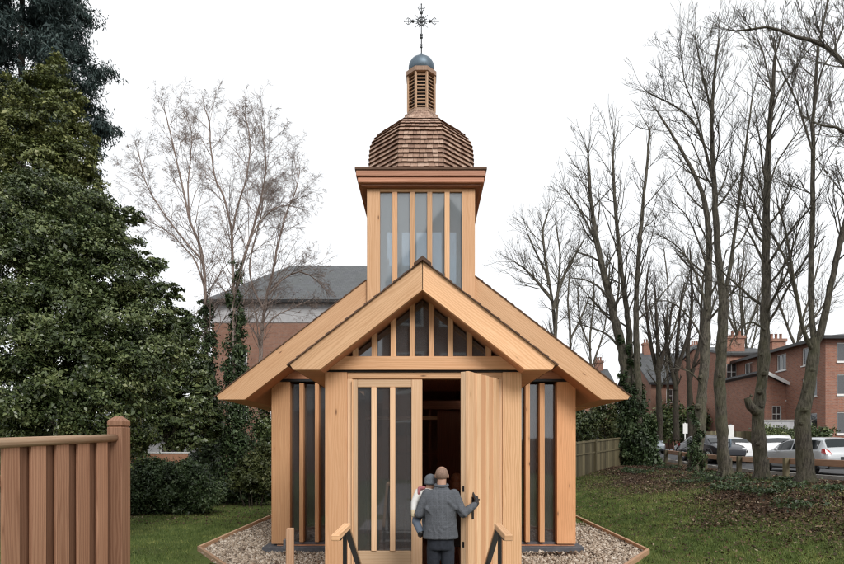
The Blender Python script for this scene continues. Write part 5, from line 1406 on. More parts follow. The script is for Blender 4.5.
chimney(ro, 20.2, 66, 10.5, 12.3)
# garden wall with pale band
gw_ = thing('garden_wall', 'pale rendered garden wall below the brick gable wing', 'wall', (24, 37.5, 1.5))
q = MB(); q.box(22.0, 25.7, 37.5, 37.7, 1.2, 3.95, (1, 0, 0)); q.build('wall_face', M['render_wall'], gw_)
q = MB(); q.box(21.95, 25.75, 37.44, 37.76, 3.952, 4.05, (1, 0, 0)); q.build('coping', M['stone'], gw_)
wf = thing('weathered_fence', 'grey weathered board fence behind the white parked car', 'fence', (20, 38.5, 1.5))
q = MB()
for x in np.arange(18.5, 22.3, 0.16): q.box(x, x + 0.15, 38.5, 38.53, 1.4, 3.3 + random.uniform(-.03, .03))
q.build('boards', M['old_wood'], wf)
for lab, x, D, zt, mat in (('white sign post beside the road, left of the greenish lime trunk', 685, 39, 3.9, 'white_paint'), ('slim grey lamp pole between the two middle lime trunks', 730.5, 29, 3.4, 'zinc')):
    p = P(x, 440, D); zg = float(ground_h(p[0], p[1])) - 0.05
    s = thing('sign_post', lab, 'post', (p[0], p[1], zg))
    q = MB(); q.tube([(p[0], p[1], zg), (p[0], p[1], zt)], 0.045, 10); q.build('pole', M[mat], s)
    q = MB(); q.box(p[0] - 0.16, p[0] + 0.16, p[1] - 0.055, p[1] - 0.047, zt - 0.75, zt - 0.05); q.build('plate', M['white_paint'], s)

# house across the street behind the camera : it shows as a reflection in the glass
wn = []
for i in range(3):
    a = 0.7 + i * 2.3
    for z in (1.0, 4.4, 7.8, 11.6): wn.append((a, a + 1.5, z, z + 2.0, (2, 2)))
hs, ro = house('brick villa across the street, seen only as a reflection in the chapel glass', -2.2, -22, 5.2, -13, 0.6, 12.4, [], M['brick_brown'], 5.2, 'gable_y', name='brick_villa', cat='house')
o = np.array([5.2, -13, 0.6])
for h in wn: 
    f = MB(); f.obox(o, ((-1, 0, 0), (0, 1, 0), Z), (h[0], h[1]), (0.005, 0.06), (h[2], h[3])); f.build('window', M['white_paint'], hs)
    f = MB(); f.obox(o, ((-1, 0, 0), (0, 1, 0), Z), (h[0] + .12, h[1] - .12), (0.062, 0.07), (h[2] + .12, h[3] - .12)); f.build('pane', M['glass_far'], hs)

hs, ro = house('low brick cottage across the street beside the villa, seen only as a reflection', -9.5, -22, -2.6, -14, 0.6, 4.6, [], M['brick_brown'], 2.2, 'gable_x', name='brick_cottage', cat='house')
gw_ = thing('street_wall', 'long brick wall across the street, seen only as a faint reflection in the glass', 'wall', (0, -11.5, 0.6))
q = MB(); q.box(-40, 40, -11.8, -11.5, 0.3, 2.7, (1, 0, 0)); q.build('wall_face', M['brick_brown'], gw_)
# ================================================================== CARS
def car_paint(name, col, metal=0.3):
    return plain(name, col, 0.3, metal, 0.5, None, coat=0.6)
PAINT = {'silver': car_paint('silver_paint', (0.52, 0.54, 0.56), 0.35), 'white': car_paint('white_car_paint', (0.75, 0.76, 0.77), 0.0), 'dark': car_paint('dark_car_paint', (0.018, 0.02, 0.028), 0.2), 'grey': car_paint('grey_blue_paint', (0.36, 0.40, 0.44), 0.4)}
M['car_glass'] = plain('car_glass', (0.012, 0.016, 0.018), 0.08, 0, 0.35)
M['tyre'] = plain('tyre', (0.015, 0.015, 0.016), 0.8)
M['rim'] = plain('alloy_rim', (0.45, 0.46, 0.47), 0.35, 0.8)
M['tail'] = plain('red_lens', (0.42, 0.012, 0.012), 0.2, 0, 0.6, coat=0.5)
M['lens'] = plain('clear_lens', (0.6, 0.62, 0.64), 0.12, 0, 0.7)
M['plate_y'] = plain('yellow_plate', (0.65, 0.48, 0.06), 0.5)
M['trim'] = plain('black_trim', (0.02, 0.02, 0.021), 0.5)

def make_car(label, kind, paint, loc, rotz):
    """built at the origin facing +y, tail at y=0"""
    c = thing('parked_car', label, 'car', (0, 0, 0), 'cars parked along the road')
    Lc, W2, Hc = (4.45, 0.87, 1.45) if kind == 'estate' else (4.3, 0.86, 1.43)
    # stations: y, z bottom, z belt, z roof, half width belt, half width roof  (roof==belt on the bonnet)
    if kind == 'estate':
        S = [(0.0, 0.42, 0.72, 0.76, .74, .66), (0.06, 0.30, 0.86, 0.90, .82, .70), (0.16, 0.26, 0.93, 1.02, .855, .70), (0.42, 0.24, 0.94, 1.38, .87, .62), (0.75, 0.22, 0.94, 1.44, .87, .63), (1.6, .21, 0.93, 1.46, .875, .63), (2.35, .21, 0.92, 1.43, .875, .62), (2.75, .21, 0.92, 1.32, .87, .62), (3.35, .21, .91, 0.97, .865, .70), (3.9, .23, .82, .86, .85, .66), (4.3, .27, .70, .74, .78, .58), (4.45, .36, .58, .60, .66, .45)]
        gl = (3, 7)
    else:
        S = [(0.0, 0.42, 0.74, 0.78, .74, .62), (0.07, 0.28, 0.90, 0.96, .82, .66), (0.35, 0.25, 0.96, 1.08, .855, .66), (0.75, 0.22, 0.96, 1.34, .865, .60), (1.15, .21, 0.95, 1.42, .865, .60), (1.9, .21, 0.93, 1.43, .865, .60), (2.45, .21, 0.92, 1.36, .86, .59), (2.75, .21, 0.92, 1.22, .86, .60), (3.3, .21, .90, 0.96, .855, .68), (3.8, .23, .82, .86, .84, .64), (4.15, .28, .68, .72, .76, .55), (4.3, .36, .58, .60, .66, .45)]
        gl = (3, 7)
    V = []; 
    def ring(s):
        y, zb, zl, zr, wb, wr = s
        half = [(wb * 0.88, zb), (wb * 0.985, zb + 0.14), (wb * 1.0, (zb + zl) / 2 + 0.05), (wb * 0.97, zl - 0.03), (wb * 0.955, zl), (wr + (wb * .955 - wr) * 0.12, zl + (zr - zl) * 0.88), (wr * 0.9, zr - 0.01 * (zr - zl > .1)), (wr * 0.45, zr + 0.02)]
        pts = [(x, y, z) for x, z in half] + [(0, y, zr + 0.028)] + [(-x, y, z) for x, z in reversed(half)]
        return pts
    R = [ring(s) for s in S]; n = len(R[0]); vs = [p for r in R for p in r]; fs = []
    for i in range(len(R) - 1):
        for k in range(n): 
            k2 = (k + 1) % n; fs.append((i * n + k2, i * n + k, (i + 1) * n + k, (i + 1) * n + k2))
    fs.append(tuple(range(n))); fs.append(tuple((len(R) - 1) * n + k for k in reversed(range(n))))
    q = MB(); q.add(vs, fs, (0, 1, 0), (.5, .5), smooth=True); body = q.build('body', PAINT[paint], c, sharp=38)
    # side glass
    def side_pt(y, t, sg, off=0.008):
        ys = [s[0] for s in S]
        zl, zr, wb, wr = [np.interp(y, ys, [s[j] for s in S]) for j in (2, 3, 4, 5)]
        x0, z0_ = wb * 0.955, zl; x1, z1_ = wr + (wb * .955 - wr) * .12, zl + (zr - zl) * .88
        return (sg * (x0 + (x1 - x0) * t + off), y, z0_ + (z1_ - z0_) * t + 0.003)
    panes = ((0.50, 1.02), (1.10, 1.92), (2.0, 2.86)) if kind == 'estate' else ((0.86, 1.2), (1.27, 1.95), (2.03, 2.84))
    for sg in (-1, 1):
        for a, b2 in panes:
            q = MB(); N = 5; ys = np.linspace(a, b2, N); lo = [side_pt(y, 0.10, sg) for y in ys]; hi = [side_pt(y, 0.93, sg) for y in ys]
            v = lo + hi; f = [(i, i + 1, N + i + 1, N + i) for i in range(N - 1)]
            if sg < 0: f = [tuple(reversed(x)) for x in f]
            q.add(v, f, (0, 1, 0), smooth=True); q.build('side_window', M['car_glass'], c)
        q = MB(); ym = 2.72; p = np.array(side_pt(ym, 0.08, sg)); q.ellipsoid(p + (sg * 0.11, 0, 0.03), (0.09, 0.05, 0.06), 10, 6); q.build('mirror', PAINT[paint], c)
    # screens
    def screen(s0, s1, t0, t1, nm):
        v = []
        for t in (t0, t1):
            y = s0[0] + (s1[0] - s0[0]) * t; z = s0[3] + (s1[3] - s0[3]) * t + 0.034; w = (s0[5] + (s1[5] - s0[5]) * t)
            up = 0.012
            v += [(-w * .93, y + (-up if s1[0] > s0[0] and nm == 'rear_window' else up), z - .012), (0, y + (-up if nm == 'rear_window' else up), z + 0.012), (w * .93, y + (-up if nm == 'rear_window' else up), z - .012)]
        q = MB(); q.add(v, [(0, 1, 4, 3), (1, 2, 5, 4)], (1, 0, 0), smooth=True); q.build(nm, M['car_glass'], c)
    i = 2; screen(S[i], S[i + 1], 0.10, 0.90, 'rear_window')
    screen(S[8], S[7], 0.10, 0.98, 'windscreen')
    # lights, bumper, plate, sills
    for sg in (-1, 1):
        q = MB(); q.add([(sg * .60, -0.012, .80), (sg * .815, 0.03, .80), (sg * .862, .22, .86), (sg * .85, .22, 1.0), (sg * .80, .10, 1.0), (sg * .66, 0.075, .96)], [(0, 1, 4, 5), (1, 2, 3, 4)], (1, 0, 0)); q.build('tail_light', M['tail'], c)
        q = MB(); q.ellipsoid((sg * 0.62, S[-2][0] - 0.02, 0.66), (0.16, 0.12, 0.075), 12, 8); q.build('headlight', M['lens'], c)
    q = MB(); q.box(-0.80, 0.80, -0.055, 0.12, 0.36, 0.54, (1, 0, 0)); q.build('rear_bumper', PAINT[paint], c, bevel=0.05)
    q = MB(); q.box(-0.72, 0.72, -0.03, 0.2, 0.24, 0.355, (1, 0, 0)); q.box(-0.86, -0.80, 0.9, 3.4, 0.2, 0.27, (0, 1, 0)); q.box(0.80, 0.86, 0.9, 3.4, 0.2, 0.27, (0, 1, 0)); q.build('trim', M['trim'], c)
    q = MB(); q.box(-0.26, 0.26, -0.02, -0.004, 0.60, 0.71, (1, 0, 0)); q.build('plate_recess', M['trim'], c)
    for y in (0.78, Lc - 0.86):
        for sg in (-1, 1):
            x = sg * 0.79
            q = MB(); prof = [(0.20, -0.1), (0.29, -0.1), (0.315, -0.07), (0.315, 0.07), (0.29, 0.1), (0.20, 0.1)]
            vs = []; nn = 20
            for r, d in prof:
                for k in range(nn): a = 2 * math.pi * k / nn; vs.append((x + d, y + r * math.cos(a), 0.315 + r * math.sin(a)))
            fs = [(i * nn + k, i * nn + (k + 1) % nn, (i + 1) * nn + (k + 1) % nn, (i + 1) * nn + k) for i in range(len(prof) - 1) for k in range(nn)]
            fs += [tuple(range(nn)), tuple(5 * nn + k for k in range(nn))]
            q.add(vs, fs, (0, 0, 1), smooth=False); wh = q.build('wheel', M['tyre'], c)
            q = MB()
            for k in range(7):
                a = 2 * math.pi * k / 7; q.tube([(x + sg * .09, y, .315), (x + sg * .098, y + .2 * math.cos(a), .315 + .2 * math.sin(a))], 0.025, 6)
            q.tube([(x + sg * .085, y, .315), (x + sg * .105, y, .315)], 0.06, 12)
            rimr = [(x + sg * .095, y + .2 * math.cos(a), .315 + .2 * math.sin(a)) for a in np.linspace(0, 2 * math.pi, 21)]; q.tube(rimr, 0.018, 5, cap=False)
            q.build('rim', M['rim'], wh)
            # dark wheel arch
            q = MB(); arch = [(sg * 0.845, y + .37 * math.cos(a), .315 + .37 * math.sin(a)) for a in np.linspace(-0.25, math.pi + .25, 15)]; q.tube(arch, 0.035, 6); q.build('wheel_arch', M['trim'], c)
    c.location = (loc[0], loc[1], float(ground_h(loc[0], loc[1])) + 0.02); c.rotation_euler = (0, 0, rotz)
    return c
make_car('silver estate car seen from behind at the right edge, red tail light', 'estate', 'silver', (15.95, 21.3), math.radians(2))
make_car('white hatchback with dark rear window parked beyond the silver estate, by the lamp pole', 'hatch', 'white', (16.9, 30.0), math.radians(2))
make_car('pale silver saloon half hidden by the greenish lime trunk', 'hatch', 'silver', (19.2, 36.5), math.radians(8))
make_car('dark car with low bonnet parked nose on, between the leaning lime and the ivy tree', 'hatch', 'dark', (15.55, 33.0), math.radians(182))
make_car('grey silver car facing the chapel behind the dark car, beside the ivy tree', 'estate', 'grey', (18.6, 48.5), math.radians(172))
make_car('white car nose on, seen through the gap right of the straight dark lime trunk', 'hatch', 'white', (20.5, 33.0), math.radians(150))
# ================================================================== PEOPLE
M['skin'] = plain('skin', (0.46, 0.27, 0.19), 0.5, 0, 0.4, 20, 0.12)
M['tweed'] = plain('dark_grey_tweed', (0.085, 0.093, 0.108), 0.9, 0, 0.2, 90, 0.35, bump=0.2)
def cloth(name, c1, c2):
    m, nt, b = new_mat(name); g = NT(nt)
    tc = g.n('ShaderNodeTexCoord').outputs['Object']
    mp = g.n('ShaderNodeMapping'); g.l(tc, mp.inputs[0]); mp.inputs['Scale'].default_value = (1.0, 1.0, 0.55); mp.inputs['Rotation'].default_value = (0.3, 0.5, 0.2)
    folds = g.noise(mp.outputs[0], 6.5, 2, 0.45, 0.8); weave = g.noise(tc, 140.0, 3, 0.7)
    sp = g.n('ShaderNodeSeparateXYZ'); g.l(tc, sp.inputs[0])
    chk = g.math('MAXIMUM', g.math('GREATER_THAN', g.math('SINE', g.math('MULTIPLY', sp.outputs[0], 105.0)), 0.93), g.math('GREATER_THAN', g.math('SINE', g.math('MULTIPLY', sp.outputs[2], 105.0)), 0.93))
    col = g.mix(g.remap(weave, 0.3, 0.7, 0, 1), c4(c1), c4(c2)); col = g.mix(g.math('MULTIPLY', chk, 0.10), col, c4([x * 2.0 for x in c2]))
    g.l(col, b.inputs['Base Color']); b.inputs['Roughness'].default_value = 0.95; b.inputs['Specular IOR Level'].default_value = 0.15
    g.bump(folds, 0.8, 0.06, b)
    return m
M['tweed'] = cloth('dark_grey_checked_tweed', (0.062, 0.067, 0.076), (0.135, 0.144, 0.162))
M['trousers'] = plain('charcoal_trousers', (0.030, 0.034, 0.044), 0.9, 0, 0.2, 30, 0.3)
M['shoe'] = plain('black_shoe', (0.012, 0.011, 0.011), 0.45)
M['hat'] = plain('grey_blue_knit', (0.135, 0.15, 0.17), 0.95, 0, 0.1, 90, 0.35, bump=0.4)
M['white_coat'] = plain('white_padded_coat', (0.66, 0.65, 0.63), 0.8, 0, 0.2, 30, 0.12)
M['pink'] = plain('rose_scarf', (0.36, 0.13, 0.14), 0.9)
M['mitten'] = plain('cream_mitten', (0.60, 0.50, 0.34), 0.9)
M['child_trousers'] = plain('grey_blue_leggings', (0.12, 0.15, 0.20), 0.9)
M['glove'] = plain('black_glove', (0.015, 0.016, 0.02), 0.55)
M['hair_auburn'] = plain('auburn_hair', (0.20, 0.065, 0.025), 0.6, 0, 0.4, 60, 0.5, bump=0.5)
M['hair_grey'] = plain('cropped_grey_hair', (0.27, 0.175, 0.13), 0.8, 0, 0.3, 80, 0.3)
M['coat_dark'] = plain('dark_wool_coat', (0.03, 0.022, 0.02), 0.9, 0, 0.2, 40, 0.3)

def cap(q, p0, p1, r0, r1, n=12):
    p0 = np.array(p0, float); p1 = np.array(p1, float)
    q.tube([p0, p0 * .75 + p1 * .25, p0 * .5 + p1 * .5, p0 * .25 + p1 * .75, p1], list(np.linspace(r0, r1, 5)), n)
    q.ellipsoid(p0, (r0,) * 3, n, 8); q.ellipsoid(p1, (r1,) * 3, n, 8)
def soft(o, voxel, it=4):
    md = o.modifiers.new('Remesh', 'REMESH'); md.mode = 'VOXEL'; md.voxel_size = voxel; md.use_smooth_shade = True
    sm = o.modifiers.new('Smooth', 'SMOOTH'); sm.iterations = it; sm.factor = 0.5
    return o
def rings(q, lst, n=20):
    """lofted trunk: (cx, cy, z, rx, ry)"""
    vs = []; fs = []
    for cx, cy, z, rx, ry in lst:
        for k in range(n):
            a = 2 * math.pi * k / n
            e = 0.85; ca, sa = math.cos(a), math.sin(a)
            vs.append((cx + rx * np.sign(ca) * abs(ca) ** e, cy + ry * np.sign(sa) * abs(sa) ** e, z))
    for i in range(len(lst) - 1):
        for k in range(n):
            k2 = (k + 1) % n; fs.append((i * n + k, i * n + k2, (i + 1) * n + k2, (i + 1) * n + k))
    fs.append(tuple(reversed(range(n)))); fs.append(tuple((len(lst) - 1) * n + k for k in range(n)))
    q.add(vs, fs, (0, 0, 1), smooth=True)
def head(q, c, s, fwd, neck_to):
    """skull, jaw, nose, ears, brow; c = centre of the skull, fwd = unit horizontal facing"""
    c = np.array(c, float); f = np.array(fwd, float); f /= np.linalg.norm(f); r = np.array([f[1], -f[0], 0]); up = np.array([0, 0, 1.0])
    R = Matrix(((r[0], f[0], 0), (r[1], f[1], 0), (r[2], f[2], 1)))
    q.ellipsoid(c + up * 0.022 * s, (0.076 * s, 0.094 * s, 0.092 * s), 18, 12, rot=R)
    q.ellipsoid(c - up * 0.055 * s + f * 0.028 * s, (0.056 * s, 0.062 * s, 0.062 * s), 16, 10, rot=R)
    q.ellipsoid(c - up * 0.085 * s + f * 0.060 * s, (0.026 * s, 0.024 * s, 0.022 * s), 10, 6, rot=R)
    q.tube([c + f * 0.088 * s + up * 0.012 * s, c + f * 0.112 * s - up * 0.03 * s], [0.008 * s, 0.015 * s], 8)
    q.ellipsoid(c + f * .086 * s + up * .022 * s, (0.05 * s, 0.012 * s, 0.010 * s), 10, 6, rot=R)
    q.ellipsoid(c + f * .092 * s - up * .058 * s, (0.024 * s, 0.01 * s, 0.010 * s), 10, 6, rot=R)
    for sg in (-1, 1):
        q.ellipsoid(c + r * sg * 0.078 * s - f * 0.005 * s - up * .005 * s, (0.011 * s, 0.020 * s, 0.033 * s), 10, 8, rot=R)
        q.ellipsoid(c + r * sg * 0.03 * s + f * 0.082 * s + up * 0.004 * s, (0.013 * s, 0.010 * s, 0.009 * s), 8, 6, rot=R)
    cap(q, np.array(neck_to, float), c - up * 0.06 * s - f * 0.015 * s, 0.062 * s, 0.056 * s)
def hand(q, wrist, d, palm_n, s=1.0, curl=0.9):
    """palm, four fingers of unlike length that bend about the palm side, and a side thumb"""
    d = np.array(d, float); d /= np.linalg.norm(d); n = np.array(palm_n, float); n -= d * n.dot(d); n /= np.linalg.norm(n); w = np.cross(d, n)
    wrist = np.array(wrist, float)
    for t in (-0.5, -0.17, 0.17, 0.5):
        cap(q, wrist + d * 0.015 * s + w * t * 0.045 * s, wrist + d * 0.085 * s + w * t * 0.062 * s, 0.016 * s, 0.013 * s, 8)
    for t, Lf in ((-0.5, 0.062), (-0.17, 0.074), (0.17, 0.080), (0.5, 0.070)):
        p = wrist + d * 0.088 * s + w * t * 0.066 * s; ang = 0.25
        for k in range(3):
            ang += curl * (0.55 + 0.1 * k); dd = d * math.cos(ang) + n * math.sin(ang)
            p2 = p + dd * Lf * s * (0.46, 0.31, 0.23)[k]; cap(q, p, p2, (0.0095 - .0008 * k) * s, (0.0087 - .0008 * k) * s, 8); p = p2
    p = wrist + d * 0.03 * s + w * 0.034 * s
    for k, (a, L2) in enumerate(((0.8, 0.042), (0.5, 0.03), (0.2, 0.024))):
        dd = d * math.cos(a) + w * math.sin(a) + n * 0.45; dd /= np.linalg.norm(dd); p2 = p + dd * L2 * s; cap(q, p, p2, (0.0125 - .001 * k) * s, (0.0115 - .001 * k) * s, 8); p = p2

# ---- the man (back to us), child on his left arm, right hand on the door handle
FZ = 0.137
mx, my = 0.175, 6.74
man = thing('person', 'man in dark grey jacket from behind, carrying a child, hand on open door', 'person', (mx, my, FZ))
HC = (0.190, 6.78, 1.876)
Lsh, Rsh = np.array([0.015, 6.75, 1.655]), np.array([0.335, 6.74, 1.655])
Lel, Rel = np.array([-0.085, 6.72, 1.425]), np.array([0.438, 6.66, 1.435])
Lwr = np.array([0.07, 7.0, 1.38])
grip = hp + nv * 0.062 - dv * 0.055 + Z * 0.06
Rwr = grip + nv * 0.035 + dv * 0.085 + np.array([-0.02, -0.005, -0.045])
q = MB()
head(q, HC, 0.97, (0.10, 1, 0), (0.185, 6.745, 1.66))
rings(q, [(mx, my, 1.02, 0.125, 0.09), (mx, my, 1.10, 0.14, 0.10), (mx, my, 1.26, 0.14, 0.10), (mx, my, 1.48, 0.165, 0.11), (mx, my, 1.62, 0.165, 0.095), (mx, my, 1.70, 0.08, 0.07)])
for sh, el, wr in ((Lsh, Lel, Lwr), (Rsh, Rel, Rwr)):
    cap(q, sh, el, 0.050, 0.041); cap(q, el, wr, 0.039, 0.028)
feet = ((0.085, 6.76), (0.262, 6.68))
LEG = []
for (x, y), sg in zip(feet, (-1, 1)):
    LEG.append((np.array([mx + sg * 0.085, my, 1.02]), np.array([(x + mx + sg * .085) / 2, y + 0.035, 0.60]), np.array([x, y - 0.01, FZ + 0.09]), sg))
for h_, kn, an, sg in LEG:
    cap(q, h_, kn, 0.066, 0.052); cap(q, kn, an, 0.050, 0.036)
    cap(q, an - (0, 0.02, .045), an + np.array([0.01 * sg, 0.15, -0.055]), 0.038, 0.03)
hand(q, Lwr, (0.75, 0.65, 0.1), (0, 0.2, 1), 1.0, 0.5)
hand(q, Rwr, grip - nv * 0.01 - dv * .02 - Rwr, -nv, 1.0, 0.8)
body = q.build('body', M['skin'], man); soft(body, 0.0065, 3)
q = MB(); hc = np.array(HC) + (-0.002, -0.010, 0.022)
q.ellipsoid(hc, (0.0765, 0.088, 0.084), 18, 12); o = q.build('hair', M['hair_grey'], man)
# jacket
q = MB()
rings(q, [(mx, my, 1.135, 0.212, 0.152), (mx, my, 1.15, 0.214, 0.155), (mx, my, 1.25, 0.200, 0.150), (mx, my, 1.38, 0.190, 0.142), (mx, my, 1.51, 0.198, 0.142), (mx, my, 1.60, 0.196, 0.128), (mx, my, 1.675, 0.165, 0.100), (mx + .005, my + .01, 1.715, 0.10, 0.082), (mx + .01, my + .015, 1.755, 0.076, 0.074)])
for sh, el, wr, t in ((Lsh, Lel, Lwr, 0.85), (Rsh, Rel, Rwr, 0.86)):
    cap(q, sh, el, 0.066, 0.055); cap(q, el, el + (wr - el) * t, 0.055, 0.043)
cap(q, Rel + (-.03, -.03, .04), Rel + (.03, -.05, -.02), 0.03, 0.02); cap(q, (mx - .03, my - .135, 1.15), (mx - .02, my - .142, 1.34), 0.013, 0.006)
cap(q, (mx + .10, my - .115, 1.57), (mx + .17, my - .10, 1.49), 0.03, 0.02); cap(q, (mx - .17, my - .09, 1.50), (mx - .10, my - .12, 1.42), 0.025, 0.012)
cap(q, (mx - .14, my - .12, 1.24), (mx - .02, my - .147, 1.20), 0.012, 0.006); cap(q, (mx + .04, my - .145, 1.27), (mx + .15, my - .115, 1.31), 0.012, 0.006)
for xx, z0_, z1_ in ((0.0, 1.14, 1.66),):
    cap(q, (mx + xx, my - .150, z0_), (mx + xx + .004, my - .137, z1_ - .25), 0.008, 0.004)
jk = q.build('jacket', M['tweed'], man); soft(jk, 0.009, 3)
q = MB(); q.tube([(mx + .01 + .073 * math.cos(a), my + .015 + .071 * math.sin(a), 1.762 + 0.01 * math.sin(a)) for a in np.linspace(0, 2 * math.pi, 17)], 0.019, 8, cap=False); q.build('collar', M['tweed'], man)
q = MB()
rings(q, [(mx, my, 1.00, 0.150, 0.115), (mx, my, 1.03, 0.160, 0.122), (mx, my, 1.17, 0.162, 0.124)])
for h_, kn, an, sg in LEG:
    cap(q, h_, kn, 0.084, 0.073); cap(q, kn, an - (0, 0, .03), 0.072, 0.063)
tr_ = q.build('trousers', M['trousers'], man); soft(tr_, 0.009, 4)
for h_, kn, an, sg in LEG:
    x, y = an[0], an[1] + .01
    q = MB(); cap(q, (x, y - 0.035, FZ + 0.048), (x + 0.012 * sg, y + 0.15, FZ + 0.04), 0.047, 0.04); q.box(x - .045, x + .045, y - .085, y + .19, FZ + 0.001, FZ + 0.022, (0, 1, 0)); q.build('shoe', M['shoe'], man)
q = MB(); hand(q, Rwr, grip - nv * 0.01 - dv * .02 - Rwr, -nv, 1.3, 0.8); cap(q, Rwr + (Rel - Rwr) * 0.2, Rwr, 0.038, 0.035); gl_ = q.build('glove', M['glove'], man); soft(gl_, 0.006, 1)

# ---- child held against his left shoulder
ch = thing('person', 'small child in grey blue knit hat and white coat, carried by the man', 'person', (-0.05, 7.55, 1.30))
q = MB()
chd = (0.060, 7.515, 1.752); cf = (-0.5, 1, 0)
head(q, chd, 0.76, cf, (0.02, 7.53, 1.62))
rings(q, [(-0.03, 7.53, 1.36, 0.10, 0.085), (-0.02, 7.53, 1.48, 0.095, 0.08), (0.0, 7.53, 1.60, 0.105, 0.075), (0.02, 7.53, 1.66, 0.05, 0.05)], 16)
cS, cE, cW = np.array([-0.085, 7.50, 1.615]), np.array([-0.135, 7.44, 1.50]), np.array([-0.145, 7.37, 1.40])
cS2, cE2, cW2 = np.array([0.10, 7.54, 1.60]), np.array([0.15, 7.56, 1.50]), np.array([0.17, 7.48, 1.60])
cap(q, cS, cE, 0.034, 0.028); cap(q, cE, cW, 0.028, 0.02); cap(q, cS2, cE2, 0.034, 0.028); cap(q, cE2, cW2, 0.028, 0.02)
hand(q, cW, (-0.05, -0.25, -0.9), (1, 0.1, 0), 0.55, 0.5); hand(q, cW2, (0.1, -0.6, 0.5), (0, -1, 0), 0.55, 0.5)
legs = ((np.array([-0.09, 7.53, 1.36]), np.array([-0.115, 7.40, 1.27]), np.array([-0.06, 7.36, 1.14])), (np.array([0.02, 7.55, 1.36]), np.array([0.0, 7.66, 1.24]), np.array([0.01, 7.62, 1.08])))
for a, k, e in legs:
    cap(q, a, k, 0.052, 0.042); cap(q, k, e, 0.040, 0.03)
o = q.build('body', M['skin'], ch); soft(o, 0.006, 3)
q = MB()
rings(q, [(-0.03, 7.53, 1.33, 0.125, 0.105), (-0.02, 7.53, 1.48, 0.118, 0.10), (0.0, 7.53, 1.60, 0.122, 0.092), (0.02, 7.53, 1.665, 0.07, 0.066)], 16)
for a, b2, c in ((cS, cE, cW), (cS2, cE2, cW2)): cap(q, a, b2, 0.052, 0.045); cap(q, b2, b2 + (c - b2) * .85, 0.045, 0.036)
o = q.build('coat', M['white_coat'], ch); soft(o, 0.008, 3)
q = MB()
for a, k, e in legs: cap(q, a, k, 0.066, 0.052); cap(q, k, k + (e - k) * .85, 0.05, 0.042)
o = q.build('leggings', M['child_trousers'], ch); soft(o, 0.008, 2)
for a, k, e in legs:
    q = MB(); cap(q, e, e + (e - k) * 0.1 + np.array([-0.01, 0.07, -0.02]), 0.040, 0.034); q.build('shoe', M['shoe'], ch)
q = MB(); cap(q, cW + (0, 0, 0.0), cW + (-0.003, -0.02, -0.045), 0.032, 0.026); q.build('mitten', M['mitten'], ch)
q = MB(); hc = np.array(chd)
q.lathe([(0.072, -0.030), (0.079, -0.02), (0.080, 0.0), (0.074, 0.004), (0.075, 0.035), (0.064, 0.066), (0.045, 0.086), (0.02, 0.096), (0.004, 0.099)], (hc[0], hc[1], hc[2] - 0.01), 20, sy=1.12)
q.build('hat', M['hat'], ch)
q = MB(); cap(q, (-0.075, 7.47, 1.665), (-0.088, 7.45, 1.60), 0.024, 0.016); cap(q, (-0.075, 7.47, 1.665), (-0.02, 7.46, 1.675), 0.022, 0.02); q.build('scarf', M['pink'], ch)

SH = np.array([-0.004, -0.60, 0.05])
ch.location = tuple(np.array(ch.location) + SH)

# ---- someone standing just inside, auburn hair beyond the man's shoulder
wo = thing('person', 'auburn haired person in dark coat inside the doorway beyond the man', 'person', (0.50, 9.2, 0.153))
wx, wy, wz = 0.50, 9.2, 0.153
q = MB()
head(q, (wx, wy, 1.665), 1.0, (0, 1, 0), (wx, wy, 1.44))
rings(q, [(wx, wy, 0.85, 0.16, 0.11), (wx, wy, 1.1, 0.13, 0.095), (wx, wy, 1.3, 0.15, 0.10), (wx, wy, 1.42, 0.15, 0.09), (wx, wy, 1.48, 0.07, 0.06)])
for sg in (-1, 1):
    s_, e_, w_ = np.array([wx + sg * .165, wy, 1.42]), np.array([wx + sg * .215, wy - 0.02, 1.15]), np.array([wx + sg * .20, wy + .10, 0.92])
    cap(q, s_, e_, 0.045, 0.037); cap(q, e_, w_, 0.036, 0.026); hand(q, w_, (0, 0.2, -1), (-sg, 0, 0), 0.92, 0.4)
    h_, k_, a_ = np.array([wx + sg * .08, wy, .88]), np.array([wx + sg * .085, wy + .02, .50]), np.array([wx + sg * .085, wy, wz + .08])
    cap(q, h_, k_, 0.085, 0.055); cap(q, k_, a_, 0.052, 0.035); cap(q, a_ - (0, .02, .045), a_ + np.array([0, .14, -.05]), 0.035, 0.027)
o = q.build('body', M['skin'], wo); soft(o, 0.008, 3)
q = MB(); rings(q, [(wx, wy, 0.62, 0.24, 0.19), (wx, wy, 0.95, 0.20, 0.15), (wx, wy, 1.12, 0.165, 0.13), (wx, wy, 1.32, 0.185, 0.135), (wx, wy, 1.43, 0.18, 0.115), (wx, wy, 1.50, 0.09, 0.085)])
for sg in (-1, 1):
    s_, e_, w_ = np.array([wx + sg * .165, wy, 1.42]), np.array([wx + sg * .215, wy - 0.02, 1.15]), np.array([wx + sg * .20, wy + .10, 0.92]); cap(q, s_, e_, 0.068, 0.056); cap(q, e_, e_ + (w_ - e_) * .9, 0.055, 0.045)
o = q.build('coat', M['coat_dark'], wo); soft(o, 0.011, 4)
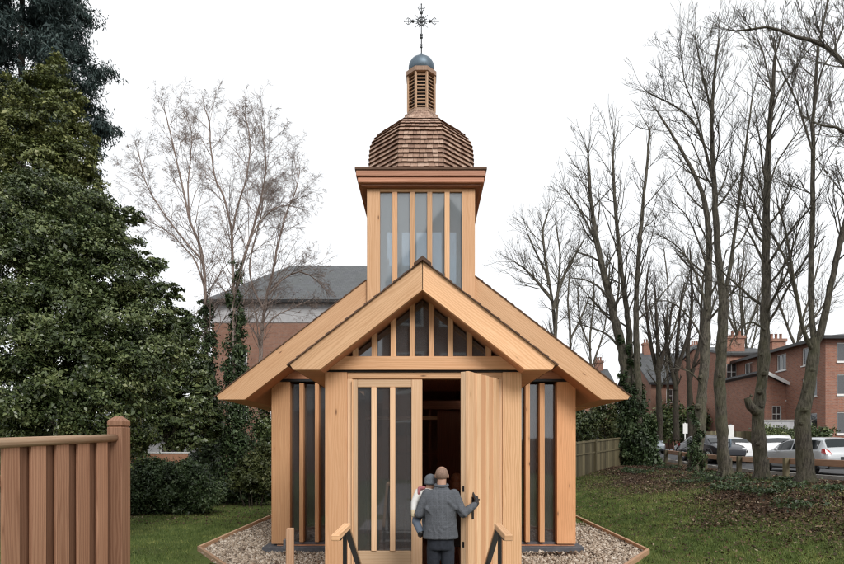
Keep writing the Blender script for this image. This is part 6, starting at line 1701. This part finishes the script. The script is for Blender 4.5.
q = MB(); q.ellipsoid((wx, wy - .012, 1.70), (0.097, 0.112, 0.10), 18, 12); q.ellipsoid((wx, wy - .055, 1.60), (0.088, 0.065, 0.12), 16, 10); cap(q, (wx - .075, wy - .02, 1.66), (wx - .085, wy, 1.52), .035, .025); cap(q, (wx + .075, wy - .02, 1.66), (wx + .085, wy, 1.52), .035, .025)
o = q.build('hair', M['hair_auburn'], wo); soft(o, 0.008, 2)

# ================================================================== LIGHT, SKY, CAMERA
w = bpy.data.worlds.new('World'); SC.world = w; w.use_nodes = True
g = NT(w.node_tree)
bg = w.node_tree.nodes['Background']
sky = g.n('ShaderNodeTexSky', sky_type='NISHITA'); sky.sun_disc = False
EL, ROT = math.radians(36), math.radians(158)
sky.sun_elevation = EL; sky.sun_rotation = ROT; sky.air_density = 1.0; sky.dust_density = 4.0
over = g.mix(0.93, sky.outputs[0], (9.7, 9.85, 10.0, 1))      # cloud deck over the clear sky
g.l(over, bg.inputs['Color']); bg.inputs['Strength'].default_value = 0.078
L_ = bpy.data.lights.new('sun', 'SUN'); L_.energy = 1.5; L_.angle = math.radians(22); L_.color = (1.0, 0.97, 0.93)
so = bpy.data.objects.new('sun', L_); COL.objects.link(so)
sd = Vector((math.sin(ROT) * math.cos(EL), math.cos(ROT) * math.cos(EL), math.sin(EL)))
so.rotation_euler = sd.to_track_quat('Z', 'Y').to_euler(); so.location = (0, 0, 40)

cd = bpy.data.cameras.new('camera'); cam = bpy.data.objects.new('camera', cd); COL.objects.link(cam)
cam.location = (0, 0, H); cam.rotation_euler = (math.radians(90), 0, 0)
cd.sensor_width = 36.0; cd.lens = 36.0 * F / 844.0
cd.shift_x = -(VX - 422.0) / 844.0; cd.shift_y = (VY - 282.0) / 844.0
cd.clip_start = 0.05; cd.clip_end = 3000
SC.camera = cam
SC.view_settings.view_transform = 'Standard'; SC.view_settings.look = 'None'
SC.view_settings.exposure = 0.58; SC.view_settings.gamma = 1.0; SC.view_settings.use_curve_mapping = False
SC.cycles.use_denoising = True
SC.cycles.pixel_filter_type = 'BLACKMAN_HARRIS'; SC.cycles.filter_width = 1.2
SC.cycles.max_bounces = 8; SC.cycles.transparent_max_bounces = 12
SC.cycles.caustics_reflective = False; SC.cycles.caustics_refractive = False
SC.cycles.sample_clamp_indirect = 6.0
